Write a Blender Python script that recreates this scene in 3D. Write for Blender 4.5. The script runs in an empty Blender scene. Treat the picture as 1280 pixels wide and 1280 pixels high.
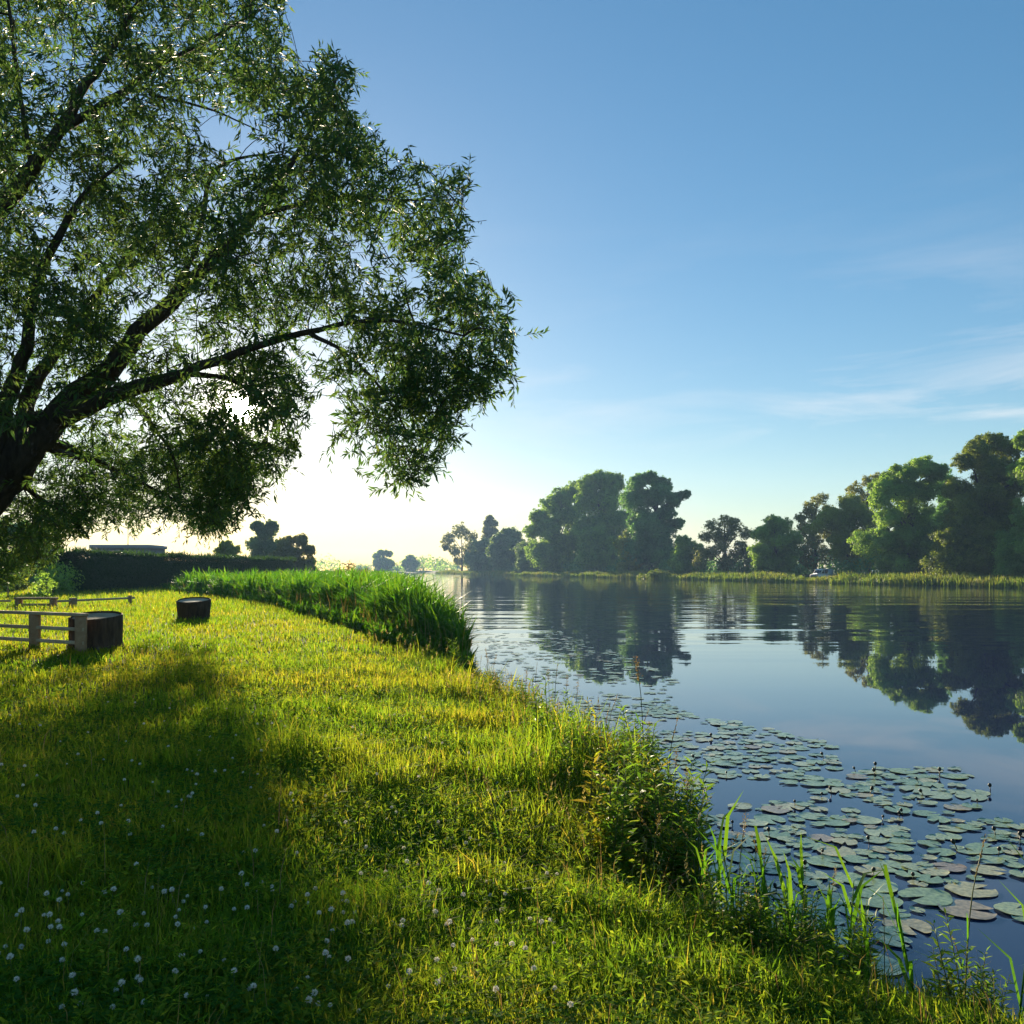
import bpy, math, random
import numpy as np
from mathutils import Vector

rng = np.random.default_rng(7)
random.seed(7)
sc = bpy.context.scene
COL = sc.collection

# ------------------------------------------------------------------ picture frame -> place
FOC, HZ, EYE = 1108.0, 712.0, 2.1
def P(px, py, d):
    return np.array([(px - 640.0) / FOC * d, d, EYE - (py - HZ) / FOC * d])

# ------------------------------------------------------------------ mesh helpers
def link(name, me, parent=None):
    o = bpy.data.objects.new(name, me)
    COL.objects.link(o)
    if parent is not None:
        o.parent = parent
    return o

def build(name, V, Q=None, T=None, mats=(), mi=None, parent=None, smooth=False, org=None):
    """one mesh object from arrays: V (n,3), Q (m,4) quads, T (k,3) triangles"""
    V = np.asarray(V, dtype=np.float32).reshape(-1, 3)
    if org is not None:
        V = V - np.asarray(org, dtype=np.float32)
    me = bpy.data.meshes.new(name)
    Q = np.zeros((0, 4), np.int32) if Q is None or len(Q) == 0 else np.asarray(Q, np.int32).reshape(-1, 4)
    T = np.zeros((0, 3), np.int32) if T is None or len(T) == 0 else np.asarray(T, np.int32).reshape(-1, 3)
    nq, nt = len(Q), len(T)
    me.vertices.add(len(V)); me.vertices.foreach_set('co', V.ravel())
    me.loops.add(nq * 4 + nt * 3)
    me.loops.foreach_set('vertex_index', np.concatenate([Q.ravel(), T.ravel()]).astype(np.int32))
    me.polygons.add(nq + nt)
    st = np.concatenate([np.arange(nq) * 4, nq * 4 + np.arange(nt) * 3]).astype(np.int32)
    me.polygons.foreach_set('loop_start', st)
    for m in mats:
        me.materials.append(m)
    if mi is not None:
        me.polygons.foreach_set('material_index', np.asarray(mi, np.int32))
    if smooth:
        me.polygons.foreach_set('use_smooth', np.ones(nq + nt, dtype=bool))
    me.update(calc_edges=True)
    return link(name, me, parent)

class MB:
    """gathers pieces that end up as one mesh"""
    def __init__(s): s.V = []; s.Q = []; s.T = []; s.qm = []; s.tm = []; s.n = 0
    def add(s, V, Q=None, T=None, m=0):
        V = np.asarray(V, float).reshape(-1, 3)
        if Q is not None and len(Q): s.Q.append(np.asarray(Q, int).reshape(-1, 4) + s.n); s.qm.append(np.full(len(s.Q[-1]), m))
        if T is not None and len(T): s.T.append(np.asarray(T, int).reshape(-1, 3) + s.n); s.tm.append(np.full(len(s.T[-1]), m))
        s.V.append(V); s.n += len(V)
    def box(s, c, size, rz=0.0, m=0, bev=0.0, tilt=0.0):
        hx, hy, hz = [v / 2 for v in size]
        b = min(bev, hx * .9, hy * .9, hz * .9)
        # chamfered vertical edges and top rim
        ring = [(-hx + b, -hy), (hx - b, -hy), (hx, -hy + b), (hx, hy - b), (hx - b, hy), (-hx + b, hy), (-hx, hy - b), (-hx, -hy + b)]
        lv = [(-hz, 1.0, b), (-hz + b, 1.0, 0), (hz - b, 1.0, 0), (hz, 1.0, b)] if b > 0 else [(-hz, 1, 0), (hz, 1, 0)]
        V = []
        for z, _, ins in lv:
            for x, y in ring:
                V.append([x - math.copysign(min(ins, abs(x)), x), y - math.copysign(min(ins, abs(y)), y), z])
        V = np.array(V); Q = []; L = len(lv)
        for k in range(L - 1):
            for i in range(8):
                j = (i + 1) % 8
                Q.append([k * 8 + i, k * 8 + j, (k + 1) * 8 + j, (k + 1) * 8 + i])
        T = []
        for i in range(1, 7):
            T.append([0, i + 1, i]); T.append([(L - 1) * 8, (L - 1) * 8 + i, (L - 1) * 8 + i + 1])
        ct, st_ = math.cos(tilt), math.sin(tilt)
        V = np.stack([V[:, 0] * ct + V[:, 2] * st_, V[:, 1], -V[:, 0] * st_ + V[:, 2] * ct], 1)
        c_, s_ = math.cos(rz), math.sin(rz)
        V = np.stack([V[:, 0] * c_ - V[:, 1] * s_, V[:, 0] * s_ + V[:, 1] * c_, V[:, 2]], 1) + np.asarray(c)
        s.add(V, Q, T, m)
    def tube(s, pts, rad, n=8, m=0, cap=True, rough=0.0):
        pts = np.asarray(pts, float); rad = np.asarray(rad, float)
        k = len(pts)
        tan = np.gradient(pts, axis=0); tan /= np.linalg.norm(tan, axis=1, keepdims=True) + 1e-9
        ref = np.array([0.31, 0.17, 0.93]) if abs(tan[0][2]) < .9 else np.array([1.0, .1, 0])
        V = []
        for i in range(k):
            u = np.cross(tan[i], ref); u /= np.linalg.norm(u) + 1e-9
            w = np.cross(tan[i], u)
            a = np.arange(n) / n * 2 * math.pi
            r = rad[i] * (1 + (rng.uniform(-rough, rough, n) if rough else 0))
            V.append(pts[i] + np.outer(np.cos(a) * r, u) + np.outer(np.sin(a) * r, w))
        V = np.concatenate(V); Q = []
        for i in range(k - 1):
            for j in range(n):
                jj = (j + 1) % n
                Q.append([i * n + j, i * n + jj, (i + 1) * n + jj, (i + 1) * n + j])
        T = []
        if cap:
            for j in range(1, n - 1):
                T.append([(k - 1) * n, (k - 1) * n + j, (k - 1) * n + j + 1]); T.append([0, j + 1, j])
        s.add(V, Q, T, m)
    def lathe(s, prof, n=24, m=0, c=(0, 0, 0), wob=0.0):
        prof = np.asarray(prof, float); k = len(prof)
        a = np.arange(n) / n * 2 * math.pi
        w = 1 + wob * (np.sin(a * 3 + 1) * .5 + np.sin(a * 5 + 2.3) * .3 + np.sin(a * 11) * .2)
        V = np.concatenate([np.stack([np.cos(a) * r * w, np.sin(a) * r * w, np.full(n, z)], 1) for r, z in prof]) + np.asarray(c)
        Q = []
        for i in range(k - 1):
            for j in range(n):
                jj = (j + 1) % n
                Q.append([i * n + j, i * n + jj, (i + 1) * n + jj, (i + 1) * n + j])
        s.add(V, Q, None, m)
    def build(s, name, mats, parent=None, smooth=False, org=None):
        V = np.concatenate(s.V) if s.V else np.zeros((0, 3))
        Q = np.concatenate(s.Q) if s.Q else None
        T = np.concatenate(s.T) if s.T else None
        mi = np.concatenate(s.qm + s.tm) if (s.qm or s.tm) else None
        return build(name, V, Q, T, mats, mi, parent, smooth, org)

def leaves(mb, pos, dirv, nrm, L, W, m=0, fold=0.15):
    """pointed leaf faces: base, left, tip, right"""
    dirv = dirv / (np.linalg.norm(dirv, axis=1, keepdims=True) + 1e-9)
    side = np.cross(dirv, nrm); side /= np.linalg.norm(side, axis=1, keepdims=True) + 1e-9
    up = np.cross(side, dirv)
    L = np.asarray(L)[:, None]; W = np.asarray(W)[:, None]
    b = pos; t = pos + dirv * L - up * L * .12
    l = pos + dirv * L * .45 + side * W * .5 + up * W * fold
    r = pos + dirv * L * .45 - side * W * .5 + up * W * fold
    n = len(pos)
    V = np.stack([b, l, t, r], 1).reshape(-1, 3)
    Q = np.arange(n * 4).reshape(n, 4)
    mb.add(V, Q, None, m)

def blades(mb, pos, H, W, az, lean, m=0, face=None):
    """bent grass blades, three levels: base pair, middle pair, tip"""
    n = len(pos)
    ld = np.stack([np.cos(az), np.sin(az), np.zeros(n)], 1)
    fa = az + math.pi / 2 + rng.uniform(-.9, .9, n) if face is None else face
    sd = np.stack([np.cos(fa), np.sin(fa), np.zeros(n)], 1)
    up = np.array([0, 0, 1.0])
    H = H[:, None]; W = W[:, None]; le = lean[:, None]
    mid = pos + up * H * .55 + ld * H * le * .28
    tip = pos + up * H * (1 - .35 * np.minimum(le, 1.6)) + ld * H * le
    V = np.stack([pos - sd * W * .5, pos + sd * W * .5, mid + sd * W * .45, mid - sd * W * .45, tip], 1).reshape(-1, 3)
    i = np.arange(n)[:, None] * 5
    mb.add(V, i + np.array([0, 1, 2, 3]), i + np.array([3, 2, 4]), m)

def unit(v): return v / (np.linalg.norm(v, axis=-1, keepdims=True) + 1e-9)
def rdir(n): return unit(rng.normal(size=(n, 3)))
def sm(a, b, x): t = np.clip((x - a) / (b - a), 0, 1); return t * t * (3 - 2 * t)

_ph = rng.uniform(0, 6.28, (40,)); _dr = rng.uniform(0, 6.28, (40,))
def noise2(x, y, s, k=0):
    v = 0
    for i in range(6):
        j = (i + k * 5) % 40
        f = (1.0 + .55 * i) / s
        v = v + np.sin((x * math.cos(_dr[j]) + y * math.sin(_dr[j])) * f * 2.2 + _ph[j]) / (1 + .5 * i)
    return v / 2.6

# ------------------------------------------------------------------ custom properties
def tag(o, label=None, cat=None, group=None, kind=None):
    if label: o['label'] = label
    if cat: o['category'] = cat
    if group: o['group'] = group
    if kind: o['kind'] = kind
    return o
def empty(name, loc, label, cat, group=None):
    o = bpy.data.objects.new(name, None); COL.objects.link(o)
    o.location = [float(v) for v in loc]; o.empty_display_size = .3
    return tag(o, label, cat, group)
def copy_thing(o, loc, rz, s=1.0):
    c = o.copy(); COL.objects.link(c); c.location = [float(v) for v in loc]
    c.rotation_euler = (0, 0, rz); c.scale = (s, s, s)
    for ch in o.children:
        d = ch.copy(); COL.objects.link(d); d.parent = c
    return c

# ------------------------------------------------------------------ materials
def newmat(name):
    m = bpy.data.materials.new(name); m.use_nodes = True
    nt = m.node_tree; nt.nodes.clear()
    out = nt.nodes.new('ShaderNodeOutputMaterial')
    return m, nt, out
def nd(nt, t, **kw):
    n = nt.nodes.new(t)
    for k, v in kw.items():
        if k in n.inputs: n.inputs[k].default_value = v
        else: setattr(n, k, v)
    return n
def ramp(nt, fac, stops):
    r = nt.nodes.new('ShaderNodeValToRGB')
    e = r.color_ramp.elements
    while len(e) < len(stops): e.new(.5)
    for el, (p, c) in zip(e, stops):
        el.position = p; el.color = (*c, 1)
    nt.links.new(fac, r.inputs[0])
    return r.outputs[0]
def leaf_mat(name, stops, tr=0.42, gain=1.5, rough=.5, patch=None, spec=.25, warm=(1.15, 1.0, .45)):
    """foliage: per-leaf colour, diffuse + light coming through"""
    m, nt, out = newmat(name)
    g = nd(nt, 'ShaderNodeNewGeometry')
    c = ramp(nt, g.outputs['Random Per Island'], stops)
    if patch:
        tc = nd(nt, 'ShaderNodeTexCoord')
        nz = nd(nt, 'ShaderNodeTexNoise', Scale=patch[0], Detail=3.0)
        nt.links.new(tc.outputs['Object'], nz.inputs['Vector'])
        mr = nd(nt, 'ShaderNodeMapRange'); mr.inputs[1].default_value = .42; mr.inputs[2].default_value = .62
        nt.links.new(nz.outputs[0], mr.inputs[0])
        mx = nd(nt, 'ShaderNodeMix', data_type='RGBA')
        c2 = ramp(nt, g.outputs['Random Per Island'], patch[1])
        nt.links.new(mr.outputs[0], mx.inputs[0]); nt.links.new(c, mx.inputs[6]); nt.links.new(c2, mx.inputs[7])
        c = mx.outputs[2]
    p = nd(nt, 'ShaderNodeBsdfPrincipled', Roughness=rough)
    p.inputs['Specular IOR Level'].default_value = spec
    nt.links.new(c, p.inputs['Base Color'])
    t = nd(nt, 'ShaderNodeBsdfTranslucent')
    mu = nd(nt, 'ShaderNodeMix', data_type='RGBA', blend_type='MULTIPLY'); mu.inputs[0].default_value = 1
    mu.inputs[7].default_value = (warm[0] * gain, warm[1] * gain, warm[2] * gain, 1)
    nt.links.new(c, mu.inputs[6]); nt.links.new(mu.outputs[2], t.inputs[0])
    ms = nd(nt, 'ShaderNodeMixShader'); ms.inputs[0].default_value = tr
    nt.links.new(p.outputs[0], ms.inputs[1]); nt.links.new(t.outputs[0], ms.inputs[2])
    nt.links.new(ms.outputs[0], out.inputs[0])
    return m
def rough_mat(name, c1, c2, scale=6.0, rough=.85, stretch=(1, 1, 1), bump=.4, spec=.2):
    m, nt, out = newmat(name)
    tc = nd(nt, 'ShaderNodeTexCoord'); mp = nd(nt, 'ShaderNodeMapping'); mp.inputs['Scale'].default_value = stretch
    nz = nd(nt, 'ShaderNodeTexNoise', Scale=scale, Detail=8.0, Roughness=.65)
    nt.links.new(tc.outputs['Object'], mp.inputs[0]); nt.links.new(mp.outputs[0], nz.inputs['Vector'])
    c = ramp(nt, nz.outputs[0], [(.3, c1), (.7, c2)])
    p = nd(nt, 'ShaderNodeBsdfPrincipled', Roughness=rough); p.inputs['Specular IOR Level'].default_value = spec
    b = nd(nt, 'ShaderNodeBump', Strength=bump, Distance=.05)
    nt.links.new(nz.outputs[0], b.inputs['Height']); nt.links.new(b.outputs[0], p.inputs['Normal'])
    nt.links.new(c, p.inputs['Base Color']); nt.links.new(p.outputs[0], out.inputs[0])
    return m

M = {}
M['grass'] = leaf_mat('grass', [(0, (.06, .14, .014)), (.5, (.1, .19, .016)), (.9, (.15, .21, .02)), (1, (.24, .21, .05))],
                      tr=.55, gain=2.6, spec=.06, rough=.7, patch=(.5, [(0, (.12, .18, .015)), (.75, (.18, .21, .02)), (1, (.26, .22, .05))]))
M['clover'] = leaf_mat('clover', [(0, (.04, .12, .018)), (.7, (.07, .16, .02)), (1, (.1, .18, .025))], tr=.5, gain=2.4, spec=.04, rough=.8)
M['drygrass'] = leaf_mat('drygrass', [(0, (.22, .18, .07)), (.6, (.28, .22, .1)), (1, (.22, .14, .09))], tr=.35, gain=1.2, spec=.05)
M['reed'] = leaf_mat('reed', [(0, (.04, .13, .012)), (.6, (.065, .17, .014)), (1, (.11, .2, .02))], tr=.5, gain=2.0, warm=(1.05, 1, .4), spec=.15)
M['farreed'] = leaf_mat('farreed', [(0, (.08, .16, .03)), (.6, (.12, .2, .04)), (1, (.18, .22, .06))], tr=.4, gain=1.8, spec=.05,
                        patch=(.09, [(0, (.13, .19, .04)), (.7, (.19, .23, .06)), (1, (.24, .23, .09))]))
M['weed'] = leaf_mat('weed', [(0, (.06, .15, .02)), (.6, (.1, .19, .025)), (1, (.16, .21, .035))], tr=.5, gain=2.4, spec=.12)
M['herb'] = leaf_mat('herb', [(0, (.07, .15, .018)), (.6, (.11, .19, .022)), (1, (.17, .21, .03))], tr=.5, gain=2.5, spec=.03, rough=.8)
M['weedy'] = leaf_mat('weedy', [(0, (.15, .19, .02)), (.6, (.21, .22, .028)), (1, (.27, .23, .045))], tr=.5, gain=2.3, spec=.1)  # yellower copy of the weed leaf; golden backlight is put into the colour
M['willow'] = leaf_mat('willow', [(0, (.035, .085, .035)), (.55, (.06, .12, .04)), (1, (.1, .14, .04))], tr=.47, gain=1.9, spec=.2, rough=.5, warm=(1.0, 1.0, .5), patch=(.5, [(0, (.05, .105, .035)), (1, (.1, .145, .045))]))
def tree_mat(name, c, k=1.6, tr=.45, gain=2.0):
    lo = tuple(v * .8 for v in c); hi = tuple(v * 1.25 for v in c); q = (c[0] * k * 1.1, c[1] * k, c[2] * k * .95)
    return leaf_mat(name, [(0, lo), (1, hi)], tr=tr, gain=gain, spec=.08, patch=(.3, [(0, tuple(v * .85 for v in q)), (1, tuple(v * 1.2 for v in q))]))  # random clumps tinted lighter and yellower, sunlit lobes put into the leaf colour
M['deep'] = tree_mat('deep', (.075, .18, .07), 1.5, .48, 2.4)
M['mid'] = tree_mat('mid', (.12, .22, .055), 1.6, .48, 2.4)
M['pale'] = tree_mat('pale', (.17, .24, .05), 1.25)
M['silver'] = tree_mat('silver', (.11, .19, .085), 1.35)
M['russet'] = tree_mat('russet', (.12, .15, .04), 1.4)
M['olive'] = tree_mat('olive', (.1, .15, .03), 1.6)
M['hedge'] = leaf_mat('hedge', [(0, (.025, .07, .022)), (1, (.045, .1, .03))], tr=.35, gain=1.6, spec=.03)
M['bark'] = rough_mat('bark', (.035, .026, .018), (.1, .08, .06), 9, stretch=(1, 1, .25), bump=.9)
M['stumpbark'] = rough_mat('stumpbark', (.05, .03, .02), (.13, .085, .055), 14, stretch=(1, 1, .2), bump=.9)
M['cutwood'] = rough_mat('cutwood', (.45, .37, .26), (.65, .56, .43), 9, bump=.3)
M['plank'] = rough_mat('plank', (.34, .25, .16), (.55, .44, .31), 7, stretch=(1, 1, 1), bump=.35)
M['oldplank'] = rough_mat('oldplank', (.26, .15, .08), (.44, .29, .17), 7, bump=.35)
M['seed'] = leaf_mat('seed', [(0, (.3, .27, .12)), (.7, (.4, .35, .18)), (1, (.33, .25, .15))], tr=.4, gain=1.3, spec=.03)
M['stem'] = leaf_mat('stem', [(0, (.09, .12, .03)), (1, (.14, .14, .05))], tr=.2, gain=1.2)

# ground: soil and thatch under the blades, greener further off
m, nt, out = newmat('ground'); tc = nd(nt, 'ShaderNodeTexCoord')
n1 = nd(nt, 'ShaderNodeTexNoise', Scale=9.0, Detail=8.0); n2 = nd(nt, 'ShaderNodeTexNoise', Scale=.12, Detail=5.0)
nt.links.new(tc.outputs['Object'], n1.inputs['Vector']); nt.links.new(tc.outputs['Object'], n2.inputs['Vector'])
ca = ramp(nt, n1.outputs[0], [(.3, (.02, .03, .008)), (.7, (.06, .075, .018))])
cb = ramp(nt, n2.outputs[0], [(.35, (.05, .085, .014)), (.65, (.13, .14, .03))])
mx = nd(nt, 'ShaderNodeMix', data_type='RGBA'); mx.inputs[0].default_value = .5
nt.links.new(ca, mx.inputs[6]); nt.links.new(cb, mx.inputs[7])
p = nd(nt, 'ShaderNodeBsdfPrincipled', Roughness=.95); p.inputs['Specular IOR Level'].default_value = .1
bp = nd(nt, 'ShaderNodeBump', Strength=.6, Distance=.05); nt.links.new(n1.outputs[0], bp.inputs['Height']); nt.links.new(bp.outputs[0], p.inputs['Normal'])
nt.links.new(mx.outputs[2], p.inputs['Base Color']); nt.links.new(p.outputs[0], out.inputs[0]); M['ground'] = m

# water: mirror-smooth near the lilies, wind ripples further out
m, nt, out = newmat('water'); tc = nd(nt, 'ShaderNodeTexCoord')
sx = nd(nt, 'ShaderNodeSeparateXYZ'); nt.links.new(tc.outputs['Object'], sx.inputs[0])
n1 = nd(nt, 'ShaderNodeTexNoise', Scale=1.0, Detail=2.0, Roughness=.5)
mp1 = nd(nt, 'ShaderNodeMapping'); mp1.inputs['Scale'].default_value = (.55, 1.5, 1); mp1.inputs['Rotation'].default_value = (0, 0, .12)
nt.links.new(tc.outputs['Object'], mp1.inputs[0]); nt.links.new(mp1.outputs[0], n1.inputs['Vector'])
n3 = nd(nt, 'ShaderNodeTexNoise', Scale=1.0, Detail=1.0)
mp3 = nd(nt, 'ShaderNodeMapping'); mp3.inputs['Scale'].default_value = (.05, .11, 1)
nt.links.new(tc.outputs['Object'], mp3.inputs[0]); nt.links.new(mp3.outputs[0], n3.inputs['Vector'])
mr = nd(nt, 'ShaderNodeMapRange'); mr.inputs[1].default_value = 20; mr.inputs[2].default_value = 34; mr.inputs[3].default_value = .05; mr.inputs[4].default_value = 1.0
nt.links.new(sx.outputs[1], mr.inputs[0])
pr = nd(nt, 'ShaderNodeMapRange'); pr.inputs[1].default_value = .35; pr.inputs[2].default_value = .6; pr.inputs[3].default_value = .25
nt.links.new(n3.outputs[0], pr.inputs[0])
mu = nd(nt, 'ShaderNodeMath', operation='MULTIPLY'); nt.links.new(mr.outputs[0], mu.inputs[0]); nt.links.new(pr.outputs[0], mu.inputs[1])
mh = nd(nt, 'ShaderNodeMath', operation='MULTIPLY'); nt.links.new(mu.outputs[0], mh.inputs[0]); nt.links.new(n1.outputs[0], mh.inputs[1])
n4 = nd(nt, 'ShaderNodeTexNoise', Scale=1.0, Detail=2.0, Roughness=.55)
mp4 = nd(nt, 'ShaderNodeMapping'); mp4.inputs['Scale'].default_value = (.035, .3, 1); mp4.inputs['Rotation'].default_value = (0, 0, .06)
nt.links.new(tc.outputs['Object'], mp4.inputs[0]); nt.links.new(mp4.outputs[0], n4.inputs['Vector'])
s4 = nd(nt, 'ShaderNodeMath', operation='MULTIPLY'); s4.inputs[1].default_value = 3.4; nt.links.new(n4.outputs[0], s4.inputs[0])
m4 = nd(nt, 'ShaderNodeMath', operation='MULTIPLY'); nt.links.new(s4.outputs[0], m4.inputs[0]); nt.links.new(mr.outputs[0], m4.inputs[1])
m5 = nd(nt, 'ShaderNodeMath', operation='MULTIPLY_ADD'); m5.inputs[1].default_value = .4; nt.links.new(mh.outputs[0], m5.inputs[0]); nt.links.new(m4.outputs[0], m5.inputs[2])
bp = nd(nt, 'ShaderNodeBump', Strength=1.0, Distance=.02); nt.links.new(m5.outputs[0], bp.inputs['Height'])
p = nd(nt, 'ShaderNodeBsdfPrincipled', Roughness=.015, IOR=1.55); p.inputs['Base Color'].default_value = (.024, .038, .085, 1)
nt.links.new(bp.outputs[0], p.inputs['Normal']); nt.links.new(p.outputs[0], out.inputs[0]); M['water'] = m

# lily pad leaf: waxy, veined
m, nt, out = newmat('lily_pad'); g = nd(nt, 'ShaderNodeObjectInfo'); g2 = nd(nt, 'ShaderNodeNewGeometry')
ad = nd(nt, 'ShaderNodeMath', operation='ADD'); nt.links.new(g.outputs['Random'], ad.inputs[0]); nt.links.new(g2.outputs['Random Per Island'], ad.inputs[1])
fr = nd(nt, 'ShaderNodeMath', operation='FRACT'); nt.links.new(ad.outputs[0], fr.inputs[0])
c = ramp(nt, fr.outputs[0], [(0, (.19, .3, .13)), (.4, (.28, .39, .17)), (.8, (.4, .46, .24)), (.94, (.48, .44, .2)), (1, (.34, .24, .14))])
tc = nd(nt, 'ShaderNodeTexCoord'); nz = nd(nt, 'ShaderNodeTexNoise', Scale=9.0, Detail=5.0); nt.links.new(tc.outputs['Object'], nz.inputs['Vector'])
c2 = ramp(nt, nz.outputs[0], [(.35, (.6, .6, .55)), (.62, (1.15, 1.1, 1))])
mx = nd(nt, 'ShaderNodeMix', data_type='RGBA', blend_type='MULTIPLY'); mx.inputs[0].default_value = 1
nt.links.new(c, mx.inputs[6]); nt.links.new(c2, mx.inputs[7])
p = nd(nt, 'ShaderNodeBsdfPrincipled', Roughness=.22); p.inputs['Specular IOR Level'].default_value = .85
bp = nd(nt, 'ShaderNodeBump', Strength=.12, Distance=.02); nt.links.new(nz.outputs[0], bp.inputs['Height']); nt.links.new(bp.outputs[0], p.inputs['Normal'])
nt.links.new(mx.outputs[2], p.inputs['Base Color']); nt.links.new(p.outputs[0], out.inputs[0]); M['pad'] = m

def plain(name, col, rough=.5, spec=.3, metal=0):
    m, nt, out = newmat(name)
    p = nd(nt, 'ShaderNodeBsdfPrincipled', Roughness=rough, Metallic=metal); p.inputs['Base Color'].default_value = (*col, 1)
    p.inputs['Specular IOR Level'].default_value = spec
    nz = nd(nt, 'ShaderNodeTexNoise', Scale=12.0, Detail=4.0); tc = nd(nt, 'ShaderNodeTexCoord'); nt.links.new(tc.outputs['Object'], nz.inputs['Vector'])
    c = ramp(nt, nz.outputs[0], [(.3, tuple(v * .85 for v in col)), (.7, col)]); nt.links.new(c, p.inputs['Base Color'])
    nt.links.new(p.outputs[0], out.inputs[0]); return m
M['petal'] = leaf_mat('petal', [(0, (.8, .76, .64)), (.75, (.88, .84, .74)), (1, (.8, .6, .56))], tr=.3, gain=1.0, warm=(1, 1, .9))
M['bud'] = plain('bud', (.02, .022, .012), .5)
M['yellow'] = plain('yellow', (.6, .42, .04), .45)
M['whitepaint'] = plain('whitepaint', (.78, .79, .8), .3, .5)
M['glass'] = plain('glass', (.02, .025, .03), .05, .6)
M['tyre'] = plain('tyre', (.02, .02, .02), .8)
M['render_wall'] = plain('render_wall', (.3, .26, .23), .9)
M['roofsheet'] = plain('roofsheet', (.26, .27, .3), .6)
M['greymetal'] = plain('greymetal', (.25, .25, .26), .5)

# ------------------------------------------------------------------ river and ground
near = [(16, -12), (8.5, .2), (4.6, 2.5), (2.9, 3.55), (1.75, 4.35), (1.15, 5.3), (1.1, 6.6), (1.2, 8.2), (.9, 10.4), (.15, 13.2), (-.75, 17), (-1.1, 19.5),
        (-1.35, 22.4), (-2.2, 27), (-5.0, 50), (-12, 100), (-27, 200), (-58, 400), (-90, 560)]
far = [(-60, 600), (-40, 470), (-21, 388), (3.5, 300), (21.9, 233), (40.5, 166), (49.9, 132), (58.6, 101), (69.4, 62), (84, 20), (120, -60)]
RIV = np.array(near + far, float)
def sdist(x, y):
    """distance from the waterline: positive on land, negative in the river"""
    x = np.asarray(x, float); y = np.asarray(y, float)
    A = RIV; B = np.roll(RIV, -1, 0)
    best = np.full(x.shape, 1e18); ins = np.zeros(x.shape, bool)
    for (ax, ay), (bx, by) in zip(A, B):
        dx, dy = bx - ax, by - ay
        t = np.clip(((x - ax) * dx + (y - ay) * dy) / (dx * dx + dy * dy), 0, 1)
        best = np.minimum(best, (x - ax - t * dx) ** 2 + (y - ay - t * dy) ** 2)
        if dy != 0:
            c = ((ay > y) != (by > y)) & (x < dx * (y - ay) / dy + ax)
            ins ^= c
    d = np.sqrt(best)
    return np.where(ins, -d, d)
def height(x, y):
    x = np.asarray(x, float); y = np.asarray(y, float)
    s = sdist(x, y) + noise2(x, y, 1.3, 1) * .12
    right = sm(-.5, .5, x - np.interp(y, [-60, 20, 101, 166, 233, 385, 600], [60, 50, 30, 15, 0, -40, -70]))
    hl = .30 * sm(0, .9, s) + .2 * sm(.6, 3.0, s)
    hr = .35 * sm(0, 2, s) + .75 * sm(2, 16, s)
    h = hl * (1 - right) + hr * right
    h = np.where(s < 0, np.maximum(s * .5, -.9), h)
    near_ = sm(60, 5, np.hypot(x, y))
    return h + np.where(s > .3, 1, 0) * noise2(x, y, 2.3, 2) * .035 * near_ + np.where(s > 3, noise2(x, y, 26, 3) * .10 * sm(6, 30, np.hypot(x, y)), 0)

def axis(a, b, fine, lim):
    v = list(np.arange(a, b + 1e-6, fine)); st = fine
    hi = [v[-1]]; lo = [v[0]]
    while hi[-1] < lim: st *= 1.09; hi.append(hi[-1] + st)
    st = fine
    while lo[-1] > -lim: st *= 1.09; lo.append(lo[-1] - st)
    return np.array(sorted(set(lo[1:] + v + hi[1:])))
gx = axis(-14, 8, .2, 1500); gy = axis(-1, 30, .2, 1500)
X, Y = np.meshgrid(gx, gy); Z = height(X.ravel(), Y.ravel())
nx, ny = len(gx), len(gy)
ii, jj = np.meshgrid(np.arange(nx - 1), np.arange(ny - 1)); k0 = (jj * nx + ii).ravel()
g = build('ground', np.stack([X.ravel(), Y.ravel(), Z], 1), np.stack([k0, k0 + 1, k0 + nx + 1, k0 + nx], 1), None, [M['ground']], smooth=True)
tag(g, 'grassy river banks and flat fields on both sides', 'ground', kind='structure')
w = build('river', [(-300, -200, 0), (300, -200, 0), (300, 700, 0), (-300, 700, 0)], [[0, 1, 2, 3]], None, [M['water']])
tag(w, 'wide calm river reflecting the sky and trees', 'river', kind='structure')

# ------------------------------------------------------------------ grass on the near bank (nobody could count it)
def polar(n, d0, d1, a0, a1):
    d = np.exp(rng.uniform(math.log(d0), math.log(d1), n)); a = np.radians(rng.uniform(a0, a1, n))
    return d * np.sin(a), d * np.cos(a), d
REED_IN = [(-1.1, 18.0), (-2.9, 20), (-6.6, 30), (-13.6, 44), (-24, 62), (-40, 100), (-70, 200)]
def in_reeds(x, y):
    xi = np.interp(y, [p[1] for p in REED_IN], [p[0] for p in REED_IN])
    return (y > 17.5) & (y < 220) & (x > xi + noise2(x, y, 3, 4) * .5)
mb = MB()
x, y, d = polar(430000, 2.2, 170, -40, 34)
s = sdist(x, y); k = (s > .02) & (x < np.interp(y, [0, 20, 100, 200], [12, 12, 5, 0])) & ~(in_reeds(x, y) & (d > 20)); x, y, d, s = x[k], y[k], d[k], s[k]
z = height(x, y); n = len(x)
edge = sm(2.0, .1, s) * sm(26, 12, d) * (.25 + .75 * sm(4.6, 6.2, d))
wild = sm(22, 45, d)
tuft = sm(.1, .75, noise2(x, y, .9, 5))
tall = sm(.0, .8, noise2(x, y, 1.7, 0)) * sm(3.4, 4.8, d) * sm(-4.5, -1.5, x)
H = (.075 + .07 * rng.random(n) + (.15 * tuft + .27 * tall) * rng.random(n) ** 1.5) * (1 + 1.9 * edge * rng.random(n) ** 1.3) + wild * .22 * rng.random(n) + .0012 * d
W = .0038 + .0006 * np.minimum(d, 60) + .002 * edge
blades(mb, np.stack([x, y, z - .01], 1), H, W * rng.uniform(.7, 1.4, n), rng.uniform(0, 6.28, n), rng.uniform(.1, 1.0, n))
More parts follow.
